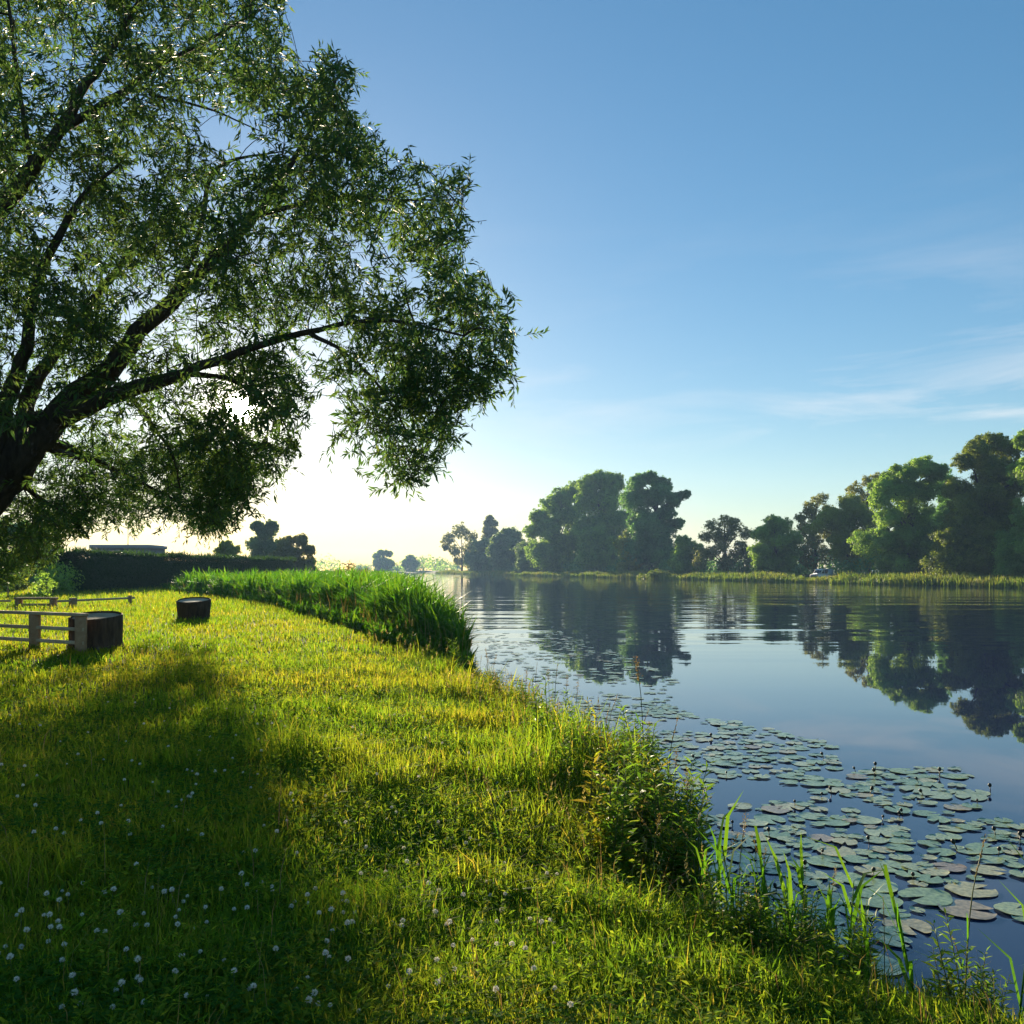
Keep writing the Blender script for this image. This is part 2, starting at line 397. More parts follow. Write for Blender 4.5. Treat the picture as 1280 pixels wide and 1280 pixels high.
# thin dry stalks
x, y, d = polar(9000, 2.4, 60, -38, 30); s = sdist(x, y)
k = (s > .05) & (x < 6) & (rng.random(len(x)) < np.where(s < 1.0, .45, .05)); x, y, d = x[k], y[k], d[k]; n = len(x)
blades(mb, np.stack([x, y, height(x, y)], 1), rng.uniform(.18, .42, n), (.0022 + .0004 * d), rng.uniform(0, 6.28, n), rng.uniform(.05, .7, n), m=1)
o = mb.build('grass', [M['grass'], M['drygrass']])
tag(o, 'sunlit and shaded grass covering the near river bank', 'grass', kind='stuff')

# clover leaves low in the lawn
x, y, d = polar(75000, 2.3, 16, -40, 30); s = sdist(x, y)
k = (s > .25) & (noise2(x, y, 1.5, 6) > -.35); x, y, d = x[k], y[k], d[k]; n = len(x)
pz = height(x, y) + rng.uniform(.02, .1, n)
mb = MB()
az = rng.uniform(0, 6.28, n)
for q in range(3):
    a = az + q * 2.094
    leaves(mb, np.stack([x, y, pz], 1), np.stack([np.cos(a), np.sin(a), rng.uniform(-.1, .5, n)], 1),
           unit(np.stack([rng.normal(0, .3, n), rng.normal(0, .3, n), np.ones(n)], 1)), .016 + .0008 * d, .014 + .0007 * d)
o = mb.build('clover', [M['clover']])
tag(o, 'low clover leaves spread through the lawn', 'clover', kind='stuff')

# feathery seed heads over the taller grass
x, y, d = polar(5200, 3.2, 45, -24, 18); s = sdist(x, y)
k = (s > .03) & (x < 6) & (s < .35 + .09 * d) & (noise2(x, y, 2.4, 1) > rng.uniform(-.9, .9, len(x))) & (rng.random(len(x)) < np.where(d < 6, .3, .7)); x, y, d = x[k], y[k], d[k]; z = height(x, y); n = len(x)
mb = MB(); hh = rng.uniform(.25, .55, n); az = rng.uniform(0, 6.28, n); ln = rng.uniform(.03, .3, n)
blades(mb, np.stack([x, y, z], 1), hh, .0016 + .0003 * d, az, ln, m=1)
tip = np.stack([x + np.cos(az) * hh * ln, y + np.sin(az) * hh * ln, z + hh * (1 - .35 * ln)], 1)
for q in range(12):
    t = rng.uniform(0, 1, n)[:, None]
    b = tip + np.stack([-np.cos(az) * .3, -np.sin(az) * .3, np.full(n, -1.0)], 1) * (t * .1)
    dr = unit(rng.normal(0, .5, (n, 3)) + np.array([0, 0, .9]))
    leaves(mb, b, dr, rdir(n), rng.uniform(.012, .03, n) + .0006 * d, rng.uniform(.003, .006, n) + .0004 * d, m=0)
o = mb.build('seeding_grass', [M['seed'], M['stem']])
tag(o, 'feathery beige seed heads above the taller grass along the bank', 'grass', kind='stuff')

# small leafy herbs standing among the blades
x, y, d = polar(3600, 3.0, 24, -26, 22); s = sdist(x, y)
k = (s > .1) & (x > -3.2 + .1 * y * rng.normal(0, 1, len(x))) & (noise2(x, y, 1.2, 4) > rng.uniform(-.9, .7, len(x))); x, y, d = x[k], y[k], d[k]; z = height(x, y)
mb = MB()
hh = rng.uniform(.09, .26, len(x)) * (1 + .5 * sm(1.5, .2, s[k]))
for q in range(16):
    n = len(x); t = rng.uniform(.25, 1, n); a = rng.uniform(0, 6.28, n)
    leaves(mb, np.stack([x + np.cos(a) * .008, y + np.sin(a) * .008, z + hh * t], 1), np.stack([np.cos(a), np.sin(a), rng.uniform(0, .9, n)], 1),
           unit(rng.normal(0, .35, (n, 3)) + np.array([0, 0, 1])), rng.uniform(.02, .042, n) + .0011 * d, rng.uniform(.006, .012, n) + .0006 * d)
nr_ = 900; x, y, d = polar(nr_, 2.8, 22, -34, 20); s = sdist(x, y); k = (s > .15) & (x < 5); x, y, d = x[k], y[k], d[k]; z = height(x, y); n = len(x); sc_ = rng.uniform(.6, 1.4, n)
for q in range(9):                                                    # broad-leaved rosettes
    a = q * .698 + rng.uniform(-.3, .3, n)
    leaves(mb, np.stack([x, y, z + .02], 1), np.stack([np.cos(a), np.sin(a), rng.uniform(.4, 1.6, n)], 1), unit(rng.normal(0, .3, (n, 3)) + np.array([0, 0, 1])), rng.uniform(.06, .12, n) * sc_, rng.uniform(.016, .034, n) * sc_)
o = mb.build('meadow_herbs', [M['herb']])
tag(o, 'leafy meadow herbs mixed into the taller bank grass', 'herbs', kind='stuff')

# ------------------------------------------------------------------ reed bed along the near bank
mb = MB()
x, y, d = polar(60000, 17.5, 200, -34, 2)
s = sdist(x, y); k = in_reeds(x, y) & (s > -.05) & (s < 30); x, y, d, s = x[k], y[k], d[k], s[k]
rim = sm(.2, 1.2, x - np.interp(y, [p[1] for p in REED_IN], [p[0] for p in REED_IN]))
Hh = (.45 + .75 * rim) * (.7 + .5 * rng.random(len(x))) * (1 + .3 * noise2(x, y, 2.6, 7)); z = np.maximum(height(x, y), -.1)
for q in range(6):
    n = len(x); f = rng.uniform(.35, 1.0, n)
    base = np.stack([x + rng.normal(0, .03, n), y + rng.normal(0, .03, n), z + Hh * rng.uniform(0, .35, n)], 1)
    blades(mb, base, Hh * f, (.022 + .0013 * d) * rng.uniform(.6, 1.6, n), rng.uniform(0, 6.28, n), rng.uniform(.1, 1.1, n))
n = len(x) // 6; i = rng.integers(0, len(x), n); i = i[(rim[i] < .5) | (rng.random(n) < .3)]; n = len(i)
blades(mb, np.stack([x[i], y[i], z[i]], 1), rng.uniform(.4, 1.2, n), .003 + .0004 * d[i], rng.uniform(0, 6.28, n), rng.uniform(.1, .5, n), m=1)
o = mb.build('reed_bed', [M['reed'], M['drygrass']])
tag(o, 'bright green reed bed at the edge of the near bank', 'reeds', kind='stuff')

# far bank reed fringe
mb = MB()
pts = np.array(far[1:]); seg = np.diff(pts, axis=0); ln = np.hypot(seg[:, 0], seg[:, 1]); cum = np.concatenate([[0], np.cumsum(ln)])
n = 60000; t = rng.uniform(0, cum[-1], n); px = np.interp(t, cum, pts[:, 0]); py = np.interp(t, cum, pts[:, 1])
j = np.clip(np.searchsorted(cum, t) - 1, 0, len(seg) - 1); nrm = np.stack([-seg[j, 1], seg[j, 0]], 1) / ln[j][:, None]
sg = np.sign(sdist(px + nrm[:, 0] * 2, py + nrm[:, 1] * 2)); off = rng.uniform(-.6, 5.5, n)
x = px + nrm[:, 0] * sg * off; y = py + nrm[:, 1] * sg * off; k = (y > 10) & (sdist(x, y) > -1.2) & ~((np.hypot(x - 51.0, y - 146) < 3.2) & (off > 2.0)); x, y = x[k], y[k]; n = len(x); d = np.hypot(x, y)
Hh = np.clip(1.3 + .6 * noise2(x, y, 7, 8) + .25 * noise2(x, y, 2.2, 9), .3, 2.4) * rng.uniform(.6, 1.1, n)
Hh = Hh * np.where(np.abs(640 + x / y * FOC - 1026) < 22, .62, 1)
blades(mb, np.stack([x, y, np.maximum(height(x, y), -.05)], 1), Hh, .05 + .0005 * d * rng.uniform(.6, 1.3, n), rng.uniform(0, 6.28, n), rng.uniform(.05, .55, n))
o = mb.build('far_reeds', [M['farreed']])
tag(o, 'pale reed fringe along the far waterline', 'reeds', kind='stuff')

# ------------------------------------------------------------------ trees
def crown_cards(mb, c, r, n, size, flat=.85):
    dr = rdir(n); q = rng.uniform(0, 6.28, 6)
    lump = np.sin(dr[:, 0] * 6 + q[0]) * np.sin(dr[:, 2] * 5.5 + q[1]) + .6 * np.sin(dr[:, 1] * 11 + q[2]) * np.sin(dr[:, 2] * 12 + q[3]) + .5 * np.sin(dr[:, 0] * 14 + q[4])
    rad = r * (rng.uniform(.2, 1.0, n) ** .42 * (1 + .2 * lump) + rng.exponential(.085, n))
    pos = c + dr * rad[:, None] * np.array([1, 1, flat])
    nr = unit(dr + rng.normal(0, .36, (n, 3)) + np.array([0, 0, .3]))
    tg = unit(np.cross(nr, rdir(n)))
    L = size * rng.uniform(.55, 1.5, n)
    leaves(mb, pos, tg, nr, L, L * rng.uniform(.5, .85, n))
def far_tree(name, label, cat, d, base_px, lobes, mat, dens=1.0, size=None, group=None, fill=True, trunk_w=1.0, open_=False):
    bx, by = (base_px - 640) / FOC * d, d
    bz = float(height(np.array([bx]), np.array([by]))[0]) - .1
    root = empty(name, (bx, by, bz), label, cat, group)
    O = np.array([bx, by, bz])
    size = size or max(.24, d * .0018)
    L = []
    for (px, py, r) in lobes:
        c = P(px, py, d); rr = r / FOC * d
        L.append((c + np.array([0, rng.uniform(-.4, .1) * rr * 2, 0]), rr))
        for q in range(1 if open_ else 2):     # depth: the crown goes on behind and beside
            L.append((c + np.array([rng.uniform(-.5, .5) * rr, rng.choice([-1, 1]) * rng.uniform(.8, 1.7) * rr, rng.uniform(-.6, .15) * rr]), rr * rng.uniform(.75, 1.0)))
    if fill and not open_:
        xs_ = [l[0] for l in lobes]; x0_, x1_ = min(xs_), max(xs_); g_ = HZ + (EYE - bz) / d * FOC; yt = min(l[1] for l in lobes)
        hh_ = g_ - yt
        for q in range(10):
            px_ = rng.uniform(x0_, x1_); rr_ = hh_ * rng.uniform(.1, .16)
            c = P(px_, g_ - hh_ * rng.uniform(.06, .42), d); c[1] += rng.uniform(-1, 1) * hh_ / FOC * d * .22
            L.append((c, rr_ / FOC * d))
    mb = MB()
    for c, r in L:
        subs = 22 if not open_ else 10
        crown_cards(mb, c, r * 1.04, int(dens * 62 * (r / size) ** 2 * .5) + 20, size)
        for q in range(subs):                  # smaller clumps break the outline
            v = rdir(1)[0]; v[2] = abs(v[2]) * .8 if rng.random() < .6 else v[2]
            rs = r * rng.uniform(.11, .33)
            crown_cards(mb, c + v * r * rng.uniform(.82, 1.28), rs, int(dens * 62 * (rs / size) ** 2 * .6) + 10, size * .85)
    mb.build('crown', [mat], root, org=O)
    tb = MB()
    cs = np.array([c for c, r in L]); top = cs[:, 2].max(); cen = cs.mean(0)
    h = top - bz; r0 = h * .022 * trunk_w
    tp = [O, O + (0.02 * h, 0, .25 * h), np.array([(bx + cen[0]) / 2, by, bz + .5 * h]), np.array([cen[0], by, bz + .8 * h])]
    tb.tube(tp, [r0 * 1.3, r0, r0 * .7, r0 * .25], 9, rough=.1)
    for c, r in L[::2]:
        f = np.clip((c[2] - bz) / h - .28, .18, .7)
        q = O * (1 - f) + np.array([cen[0], by, bz + .8 * h]) * f; q[2] = bz + f * h
        mid = (q + c) / 2 + np.array([0, 0, .08 * h])
        tb.tube([q, mid, c], [r0 * .42, r0 * .25, r0 * .08], 6)
    tb.build('trunk', [M['bark']], root, smooth=True, org=O)
    return root

far_tree('leafy_tree', 'small open-crowned tree at the far left end of the far bank, sky showing through it', 'tree', 416, 577,
         [(575, 664, 9), (562, 673, 7), (590, 670, 7), (557, 684, 5), (568, 688, 7), (585, 686, 8), (597, 681, 5), (572, 701, 5), (586, 702, 8)], M['russet'], dens=.6, open_=True)
far_tree('poplar_tree', 'narrow upright poplar rising behind the rounded willows', 'tree', 438, 613,
         [(613, 649, 4), (609, 655, 4), (617, 655, 4), (609, 663, 5), (617, 664, 5), (613, 672, 8), (613, 685, 9), (613, 700, 9)], M['russet'], dens=.9)
far_tree('willow_tree', 'low rounded grey-green willow just right of the open-crowned tree', 'tree', 382, 602,
         [(600, 686, 11), (592, 700, 11), (610, 697, 12), (600, 708, 10)], M['silver'])
far_tree('willow_tree', 'rounded willow below and right of the narrow poplar', 'tree', 354, 632,
         [(628, 676, 11), (640, 670, 10), (622, 690, 12), (645, 686, 13), (630, 704, 14)], M['silver'])
far_tree('willow_tree', 'low willow against the left foot of the tall tree group', 'tree', 317, 664,
         [(655, 688, 11), (668, 688, 12), (660, 703, 12), (676, 701, 11)], M['silver'])
far_tree('leafy_tree', 'tall grey-green tree forming the left slope of the tall middle group', 'tree', 292, 700,
         [(688, 632, 12), (702, 622, 12), (718, 613, 11), (673, 648, 10), (667, 664, 8), (688, 656, 13), (708, 644, 14), (676, 690, 12), (698, 682, 15), (718, 670, 15), (700, 705, 13)], M['mid'])
far_tree('leafy_tree', 'tallest broad tree in the centre of the tall middle group', 'tree', 271, 752,
         [(733, 606, 11), (750, 600, 11), (768, 602, 10), (736, 628, 15), (760, 624, 16), (742, 655, 17), (766, 652, 17), (748, 685, 17), (765, 700, 15), (735, 702, 14)], M['mid'])
far_tree('leafy_tree', 'dark blue-green tree with a branch reaching out to the right over the gap', 'tree', 226, 812,
         [(798, 603, 10), (814, 598, 8), (828, 606, 9), (792, 624, 14), (818, 622, 14), (840, 625, 8), (851, 620, 6), (858, 617, 4), (832, 640, 10), (806, 652, 18), (834, 660, 10), (847, 654, 6), (792, 688, 16), (822, 686, 17), (840, 702, 11)], M['deep'])
far_tree('leafy_tree', 'small bright green tree standing in front of the tall middle group', 'tree', 225, 785,
         [(791, 668, 8), (778, 678, 7), (796, 682, 8), (781, 692, 7), (790, 700, 7)], M['pale'])
far_tree('leafy_tree', 'small light green tree at the right foot of the dark tree with the reaching branch', 'tree', 199, 860,
         [(853, 677, 8), (865, 686, 8), (851, 693, 8), (868, 702, 9), (856, 707, 8), (874, 694, 8), (846, 704, 8), (860, 695, 9)], M['mid'])
far_tree('leafy_tree', 'thin-leaved brownish tree with its forked trunk showing against the sky', 'tree', 189, 906,
         [(905, 651, 8), (892, 658, 8), (920, 655, 8), (931, 667, 8), (884, 671, 8), (905, 672, 9), (925, 684, 9), (888, 690, 9), (896, 667, 8), (914, 664, 8), (899, 684, 8), (915, 697, 9), (879, 692, 9), (932, 692, 9), (905, 706, 9), (875, 702, 9), (940, 703, 9)], M['russet'], dens=.5, open_=True, trunk_w=1.5)
far_tree('leafy_tree', 'round green tree right of the thin brownish tree', 'tree', 166, 970,
         [(965, 653, 9), (980, 658, 10), (950, 668, 9), (990, 674, 10), (966, 676, 13), (945, 690, 10), (984, 692, 12), (960, 704, 12)], M['mid'])
far_tree('leafy_tree', 'pale wispy tree rising behind the round green tree', 'tree', 179, 1018,
         [(1025, 624, 8), (1010, 634, 7), (1036, 638, 8), (999, 648, 6), (1020, 652, 9), (1008, 675, 11), (1025, 690, 12), (1015, 642, 8), (1005, 660, 8), (1030, 665, 10), (998, 690, 10), (1010, 703, 10)], M['russet'], dens=.6, open_=True)
far_tree('willow_tree', 'yellow-green willow with drooping lobes above the white van', 'tree', 154, 1062,
         [(1060, 630, 12), (1036, 645, 11), (1053, 652, 13), (1022, 659, 8), (1043, 676, 9), (1048, 690, 7), (1077, 648, 11), (1072, 672, 11), (1080, 695, 13), (1058, 664, 11), (1060, 682, 10), (1078, 703, 10), (1090, 690, 10), (1065, 700, 10)], M['pale'], fill=False)
far_tree('leafy_tree', 'brownish-grey tree top showing above the yellow-green willow', 'tree', 163, 1085,
         [(1085, 602, 8), (1070, 610, 8), (1097, 597, 7), (1082, 624, 11), (1085, 650, 12)], M['russet'], dens=.6, open_=True)
far_tree('leafy_tree', 'big dark green tree with a domed top right of the yellow-green willow', 'tree', 133, 1140,
         [(1145, 584, 11), (1126, 591, 11), (1165, 590, 11), (1106, 606, 11), (1096, 625, 10), (1130, 613, 16), (1160, 613, 15), (1110, 645, 14), (1145, 642, 18), (1100, 672, 12), (1130, 674, 17), (1165, 668, 16), (1118, 700, 14), (1152, 700, 16)], M['mid'], dens=1.1)
far_tree('leafy_tree', 'tallest olive-topped tree near the right end of the far bank', 'tree', 121, 1230,
         [(1240, 553, 11), (1217, 562, 11), (1258, 562, 11), (1200, 578, 10), (1230, 582, 15), (1260, 588, 15), (1196, 608, 12), (1225, 616, 18), (1260, 622, 16), (1205, 650, 16), (1240, 656, 18), (1190, 685, 16), (1225, 692, 17), (1262, 692, 17), (1205, 630, 15), (1180, 668, 13), (1205, 700, 14), (1245, 640, 16), (1275, 600, 14)], M['olive'], dens=1.1)
far_tree('leafy_tree', 'dark tree filling the space between the domed tree and the olive-topped tree', 'tree', 139, 1184,
         [(1180, 600, 10), (1188, 622, 13), (1178, 645, 14), (1192, 668, 15), (1180, 695, 15)], M['deep'])
far_tree('leafy_tree', 'grey-green tree cut by the right edge of the photo', 'tree', 110, 1312,
         [(1275, 551, 9), (1300, 545, 14), (1330, 560, 18), (1290, 588, 16), (1320, 610, 20), (1290, 640, 18), (1335, 660, 22), (1290, 690, 18), (1325, 702, 18)], M['mid'], dens=1.1)
far_tree('leafy_tree', 'dark tree past the right edge of the photo', 'tree', 101, 1420,
         [(1390, 560, 18), (1430, 550, 20), (1390, 610, 24), (1440, 610, 24), (1400, 670, 26), (1450, 680, 26)], M['deep'])
# left side, behind the hedge
far_tree('leafy_tree', 'hazy grey-green tree behind the right end of the hedge', 'tree', 175, 332,
         [(324, 659, 7), (341, 659, 7), (332, 668, 9), (322, 682, 10), (342, 684, 10), (332, 700, 12)], M['silver'])
far_tree('leafy_tree', 'brown-edged bushy tree at the right end of the hedge', 'tree', 150, 372,
         [(360, 678, 8), (375, 675, 7), (385, 688, 7), (368, 692, 10), (352, 694, 8), (389, 702, 6), (376, 706, 10)], M['russet'])
far_tree('leafy_tree', 'bright green shrubby tree peeping over the middle of the hedge', 'tree', 120, 284,
         [(284, 681, 6), (275, 689, 6), (295, 688, 6), (284, 700, 8)], M['pale'])
far_tree('leafy_tree', 'dark tree under the willow at the left edge of the photo', 'tree', 78, 8,
         [(8, 664, 16), (36, 672, 13), (-15, 690, 18), (24, 698, 16), (-40, 670, 20)], M['deep'], size=.3)
far_tree('leafy_tree', 'hazy bluish tree left of the clipped hedge', 'tree', 92, 55,
         [(50, 684, 11), (66, 692, 9), (48, 704, 11), (64, 712, 9)], M['silver'], size=.3)
far_tree('leafy_tree', 'pale green bush tree behind the low fence at the left edge', 'tree', 62, 15,
         [(12, 700, 9), (24, 708, 8), (4, 712, 9)], M['pale'], size=.25)
# hazy distance beyond the bend
far_tree('poplar_tree', 'hazy upright clump of poplars on the horizon beyond the reeds', 'tree', 640, 479,
         [(471, 695, 3.5), (476, 691, 3.5), (482, 691, 3.5), (487, 692, 3.5), (472, 704, 5), (479, 702, 6), (486, 704, 5), (479, 711, 7)], M['mid'], size=1.0)
far_tree('leafy_tree', 'hazy round tree on the horizon right of the poplar clump', 'tree', 660, 513,
         [(513, 698, 4.5), (508, 704, 5), (518, 704, 5), (513, 710, 6)], M['mid'], size=1.0)

# distant wood that reads as one mass
mb = MB()
for q in range(150):
    px = rng.uniform(-260, 640); dd = rng.uniform(760, 950)
    if 470 < px < 620: dd = rng.uniform(700, 850)
    hh = 8 + 4 * math.sin(px * .05) + rng.uniform(-2, 3)
    c = P(px, 712, dd); c[2] = .6 + hh * .45
    crown_cards(mb, c, hh * .62, 130, 1.9, .8)
o = mb.build('distant_wood', [M['mid']]); tag(o, 'hazy line of distant woods along the horizon', 'wood', kind='stuff')
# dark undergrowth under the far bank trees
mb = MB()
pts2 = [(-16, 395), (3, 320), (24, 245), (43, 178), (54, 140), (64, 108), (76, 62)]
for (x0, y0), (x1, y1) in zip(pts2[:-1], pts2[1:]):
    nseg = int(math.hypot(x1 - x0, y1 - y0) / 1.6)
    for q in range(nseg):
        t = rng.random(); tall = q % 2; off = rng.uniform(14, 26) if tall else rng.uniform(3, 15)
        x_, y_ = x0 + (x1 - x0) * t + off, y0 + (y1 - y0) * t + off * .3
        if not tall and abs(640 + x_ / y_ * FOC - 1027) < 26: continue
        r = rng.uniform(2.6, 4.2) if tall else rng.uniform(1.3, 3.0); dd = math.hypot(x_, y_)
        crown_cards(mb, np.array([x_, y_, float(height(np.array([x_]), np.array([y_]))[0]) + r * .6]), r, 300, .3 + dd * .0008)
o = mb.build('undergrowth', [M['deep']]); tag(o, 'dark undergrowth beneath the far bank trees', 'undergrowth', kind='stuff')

# ------------------------------------------------------------------ the big willow overhead
TD = 17.0
tx, ty = (-175 - 640) / FOC * TD, TD + .3
tz = float(height(np.array([tx]), np.array([ty]))[0]) - .15
O = np.array([tx, ty, tz])
root = empty('willow_tree', O, 'large leaning willow overhanging the lawn from the left edge', 'tree')
def spline(pts, n=14):
    pts = np.array(pts, float); k = len(pts); t = np.linspace(0, k - 1, n)
    p = np.vstack([2 * pts[0] - pts[1], pts, 2 * pts[-1] - pts[-2]]); outp = []
    for tt in t:
        i = min(int(tt), k - 2); u = tt - i; a, b, c, d_ = p[i], p[i + 1], p[i + 2], p[i + 3]
        outp.append(.5 * ((2 * b) + (-a + c) * u + (2 * a - 5 * b + 4 * c - d_) * u * u + (-a + 3 * b - 3 * c + d_) * u ** 3))
    return np.array(outp)
LIMBS = []   # traced limbs: (pixel x, pixel y, distance, radius m)
def limb(name, pts, parent=root, n=16, mat='bark'):
    A = spline([np.append(P(a, b, d_), r) for a, b, d_, r in pts], n)
    A[1:-1, :3] += rng.normal(0, 1, (n - 2, 3)) * A[1:-1, 3:4] * .12
    t = MB(); t.tube(A[:, :3], np.maximum(A[:, 3] * .84, .008), 12 if A[0, 3] > .1 else 7, rough=.07)
    ob = t.build(name, [M[mat]], parent, smooth=True, org=O)
    LIMBS.append(A); return ob
gy_ = HZ + (EYE - tz) * FOC / TD
limb('trunk', [(-175, gy_ + 6, 17.3, .78), (-130, 755, 17.2, .62), (-70, 672, 17.1, .56), (-10, 606, 17, .52), (30, 560, 17, .44), (62, 526, 17, .36)], n=22)
limb('branch', [(50, 540, 17, .34), (95, 495, 17, .27), (140, 462, 16.8, .24), (168, 420, 16.6, .2), (206, 384, 16.4, .17), (255, 335, 16.1, .13), (320, 270, 15.8, .09), (385, 170, 15.6, .05), (425, 90, 15.5, .02)], n=24)
limb('branch', [(70, 525, 17, .25), (115, 506, 16.6, .2), (165, 486, 16.1, .17), (225, 468, 15.6, .115), (300, 440, 15.0, .08), (385, 415, 14.5, .055), (480, 400, 14.0, .035), (580, 420, 13.6, .02)], n=24)
limb('branch', [(20, 570, 17, .3), (32, 520, 17.2, .2), (42, 480, 17.4, .17), (75, 437, 17.7, .13), (120, 370, 18.2, .09), (180, 290, 18.8, .05), (220, 190, 19.2, .02)], n=20)
limb('branch', [(0, 590, 17, .3), (4, 515, 16.6, .2), (18, 478, 16.4, .17), (34, 425, 16.2, .13), (50, 340, 15.8, .1), (100, 250, 15.4, .06), (150, 205, 15.2, .03)], n=20)
limb('branch', [(-40, 640, 17, .4), (-70, 500, 16.6, .28), (-40, 350, 16.2, .22), (0, 262, 15.9, .18), (42, 208, 15.6, .15), (78, 162, 15.4, .12), (106, 106, 15.2, .09), (128, 80, 15.1, .07), (175, 0, 15.0, .04), (220, -90, 15, .02)], n=26)
limb('branch', [(78, 162, 15.4, .09), (120, 134, 15.2, .08), (160, 112, 15.0, .07), (188, 88, 14.9, .05), (260, 50, 14.7, .03), (330, 10, 14.5, .015)], n=16)
limb('branch', [(40, 208, 15.6, .06), (30, 150, 15.7, .05), (20, 80, 15.8, .045), (10, 0, 15.9, .03), (0, -80, 16, .015)], n=14)
limb('branch', [(-70, 520, 16.8, .25), (-150, 400, 17, .18), (-230, 260, 17.4, .12), (-300, 100, 17.8, .05)], n=14)
limb('branch', [(-100, 700, 17.1, .3), (-200, 560, 18, .2), (-320, 460, 18.6, .12), (-430, 400, 19, .04)], n=14)
limb('branch', [(206, 384, 16.4, .1), (245, 310, 16.6, .07), (262, 225, 16.7, .05), (292, 200, 16.8, .035), (350, 190, 16.9, .015)], n=14)
limb('branch', [(225, 468, 15.6, .08), (260, 470, 15.8, .06), (300, 480, 16.2, .045), (350, 520, 16.8, .025), (370, 570, 17, .012)], n=14)
limb('branch', [(160, 490, 16.1, .06), (190, 530, 16.3, .045), (216, 570, 16.5, .03), (225, 610, 16.6, .012)], n=12)
limb('branch', [(385, 415, 14.5, .05), (430, 440, 14.3, .035), (480, 490, 14.2, .025), (520, 560, 14.1, .012)], n=12)
limb('branch', [(186, 118, 15, .03), (260, 136, 15.2, .022), (330, 166, 15.4, .01)], n=10)
limb('branch', [(320, 270, 15.8, .06), (400, 250, 15.4, .045), (480, 250, 15.1, .03), (570, 250, 14.9, .012)], n=12)
limb('branch', [(40, 548, 17, .14), (90, 560, 18.2, .09), (150, 590, 19.4, .05), (220, 625, 20.3, .02)], n=12)
limb('branch', [(60, 560, 18.2, .1), (110, 575, 20.5, .08), (170, 600, 24, .055), (230, 632, 29, .035), (260, 650, 32, .015)], n=12)
limb('branch', [(-60, 640, 17, .16), (-60, 600, 20, .1), (-20, 610, 24, .075), (60, 640, 29, .04), (130, 655, 32, .015)], n=12)
limb('branch', [(0, 600, 17, .14), (20, 600, 18.4, .09), (60, 630, 19.6, .05), (110, 650, 20.4, .02)], n=12)

crown = np.array([(-420, -160), (360, -160), (356, 0), (362, 50), (352, 95), (395, 72), (428, 58), (446, 110), (440, 140), (472, 160), (480, 190), (510, 196), (538, 200), (578, 205),
                  (582, 240), (588, 285), (602, 320), (602, 350), (632, 372), (636, 405), (652, 440), (640, 478), (612, 506), (578, 506), (566, 540), (570, 575), (545, 602), (516, 616), (490, 590),
                  (455, 600), (410, 592), (404, 560), (432, 520), (420, 480), (388, 470), (384, 560), (352, 600), (322, 618), (290, 660), (250, 672), (205, 640), (165, 664), (120, 648),
                  (92, 668), (66, 700), (40, 728), (-30, 735), (-420, 690)], float)
def inside(poly, x, y):
    r = np.zeros(x.shape, bool); B = np.roll(poly, -1, 0)
    for (ax, ay), (bx, by) in zip(poly, B):
        if by != ay:
            r ^= ((ay > y) != (by > y)) & (x < (bx - ax) * (y - ay) / (by - ay) + ax)
    return r
HOLES = [(230, 400, 45, .35), (280, 450, 40, .4), (240, 450, 30, .4), (330, 380, 40, .3), (180, 350, 40, .25), (400, 330, 45, .25), (470, 330, 45, .25), (330, 300, 40, .25), (40, 95, 30, .85), (95, 70, 32, .8), (130, 110, 25, .7), (30, 50, 24, .6), (255, 145, 42, .85), (320, 160, 38, .85), (210, 130, 28, .6), (300, 200, 20, .5), (165, 235, 20, .5), (80, 230, 24, .4),
         (60, 275, 24, .5), (75, 310, 18, .5), (210, 325, 16, .5), (400, 420, 26, .8), (378, 440, 24, .8), (440, 470, 25, .5), (18, 395, 18, .6), (15, 440, 18, .7), (90, 440, 18, .6), (60, 470, 16, .7), (20, 460, 14, .7), (52, 505, 12, .7),
         (170, 550, 24, .6), (240, 585, 20, .5), (120, 600, 26, .5), (60, 600, 22, .5), (200, 610, 22, .5), (335, 590, 18, .4), (100, 575, 18, .5), (392, 505, 18, .8), (170, 520, 16, .5), (150, 645, 18, .5), (230, 650, 16, .4),
         (470, 560, 26, .45), (440, 575, 22, .55), (540, 590, 20, .3), (420, 400, 16, .6), (372, 520, 14, .5), (205, 545, 22, .6), (270, 560, 16, .55), (250, 500, 14, .5), (335, 545, 16, .55), (180, 630, 16, .5), (285, 625, 16, .5), (225, 480, 12, .5),
         (-10, 610, 38, .96), (20, 575, 34, .96), (50, 540, 28, .95), (85, 510, 24, .9), (120, 488, 20, .85), (150, 462, 18, .8), (172, 425, 16, .7), (35, 500, 16, .7), (60, 450, 16, .6), (30, 660, 30, .5), (80, 620, 26, .5)]
def keep(px, py):
    p_ = np.ones(px.shape)
    for cx, cy, r, st_ in HOLES:
        p_ *= 1 - st_ * np.exp(-((px - cx) ** 2 + (py - cy) ** 2) / (r * r))
    # thinner where the lowest sprays hang against the glow
    p_ *= 1 - .3 * sm(545, 620, py) * sm(360, 420, px)
    return rng.random(px.shape) < p_
def to_px(p): return 640 + p[:, 0] / p[:, 1] * FOC, HZ - (p[:, 2] - EYE) / p[:, 1] * FOC
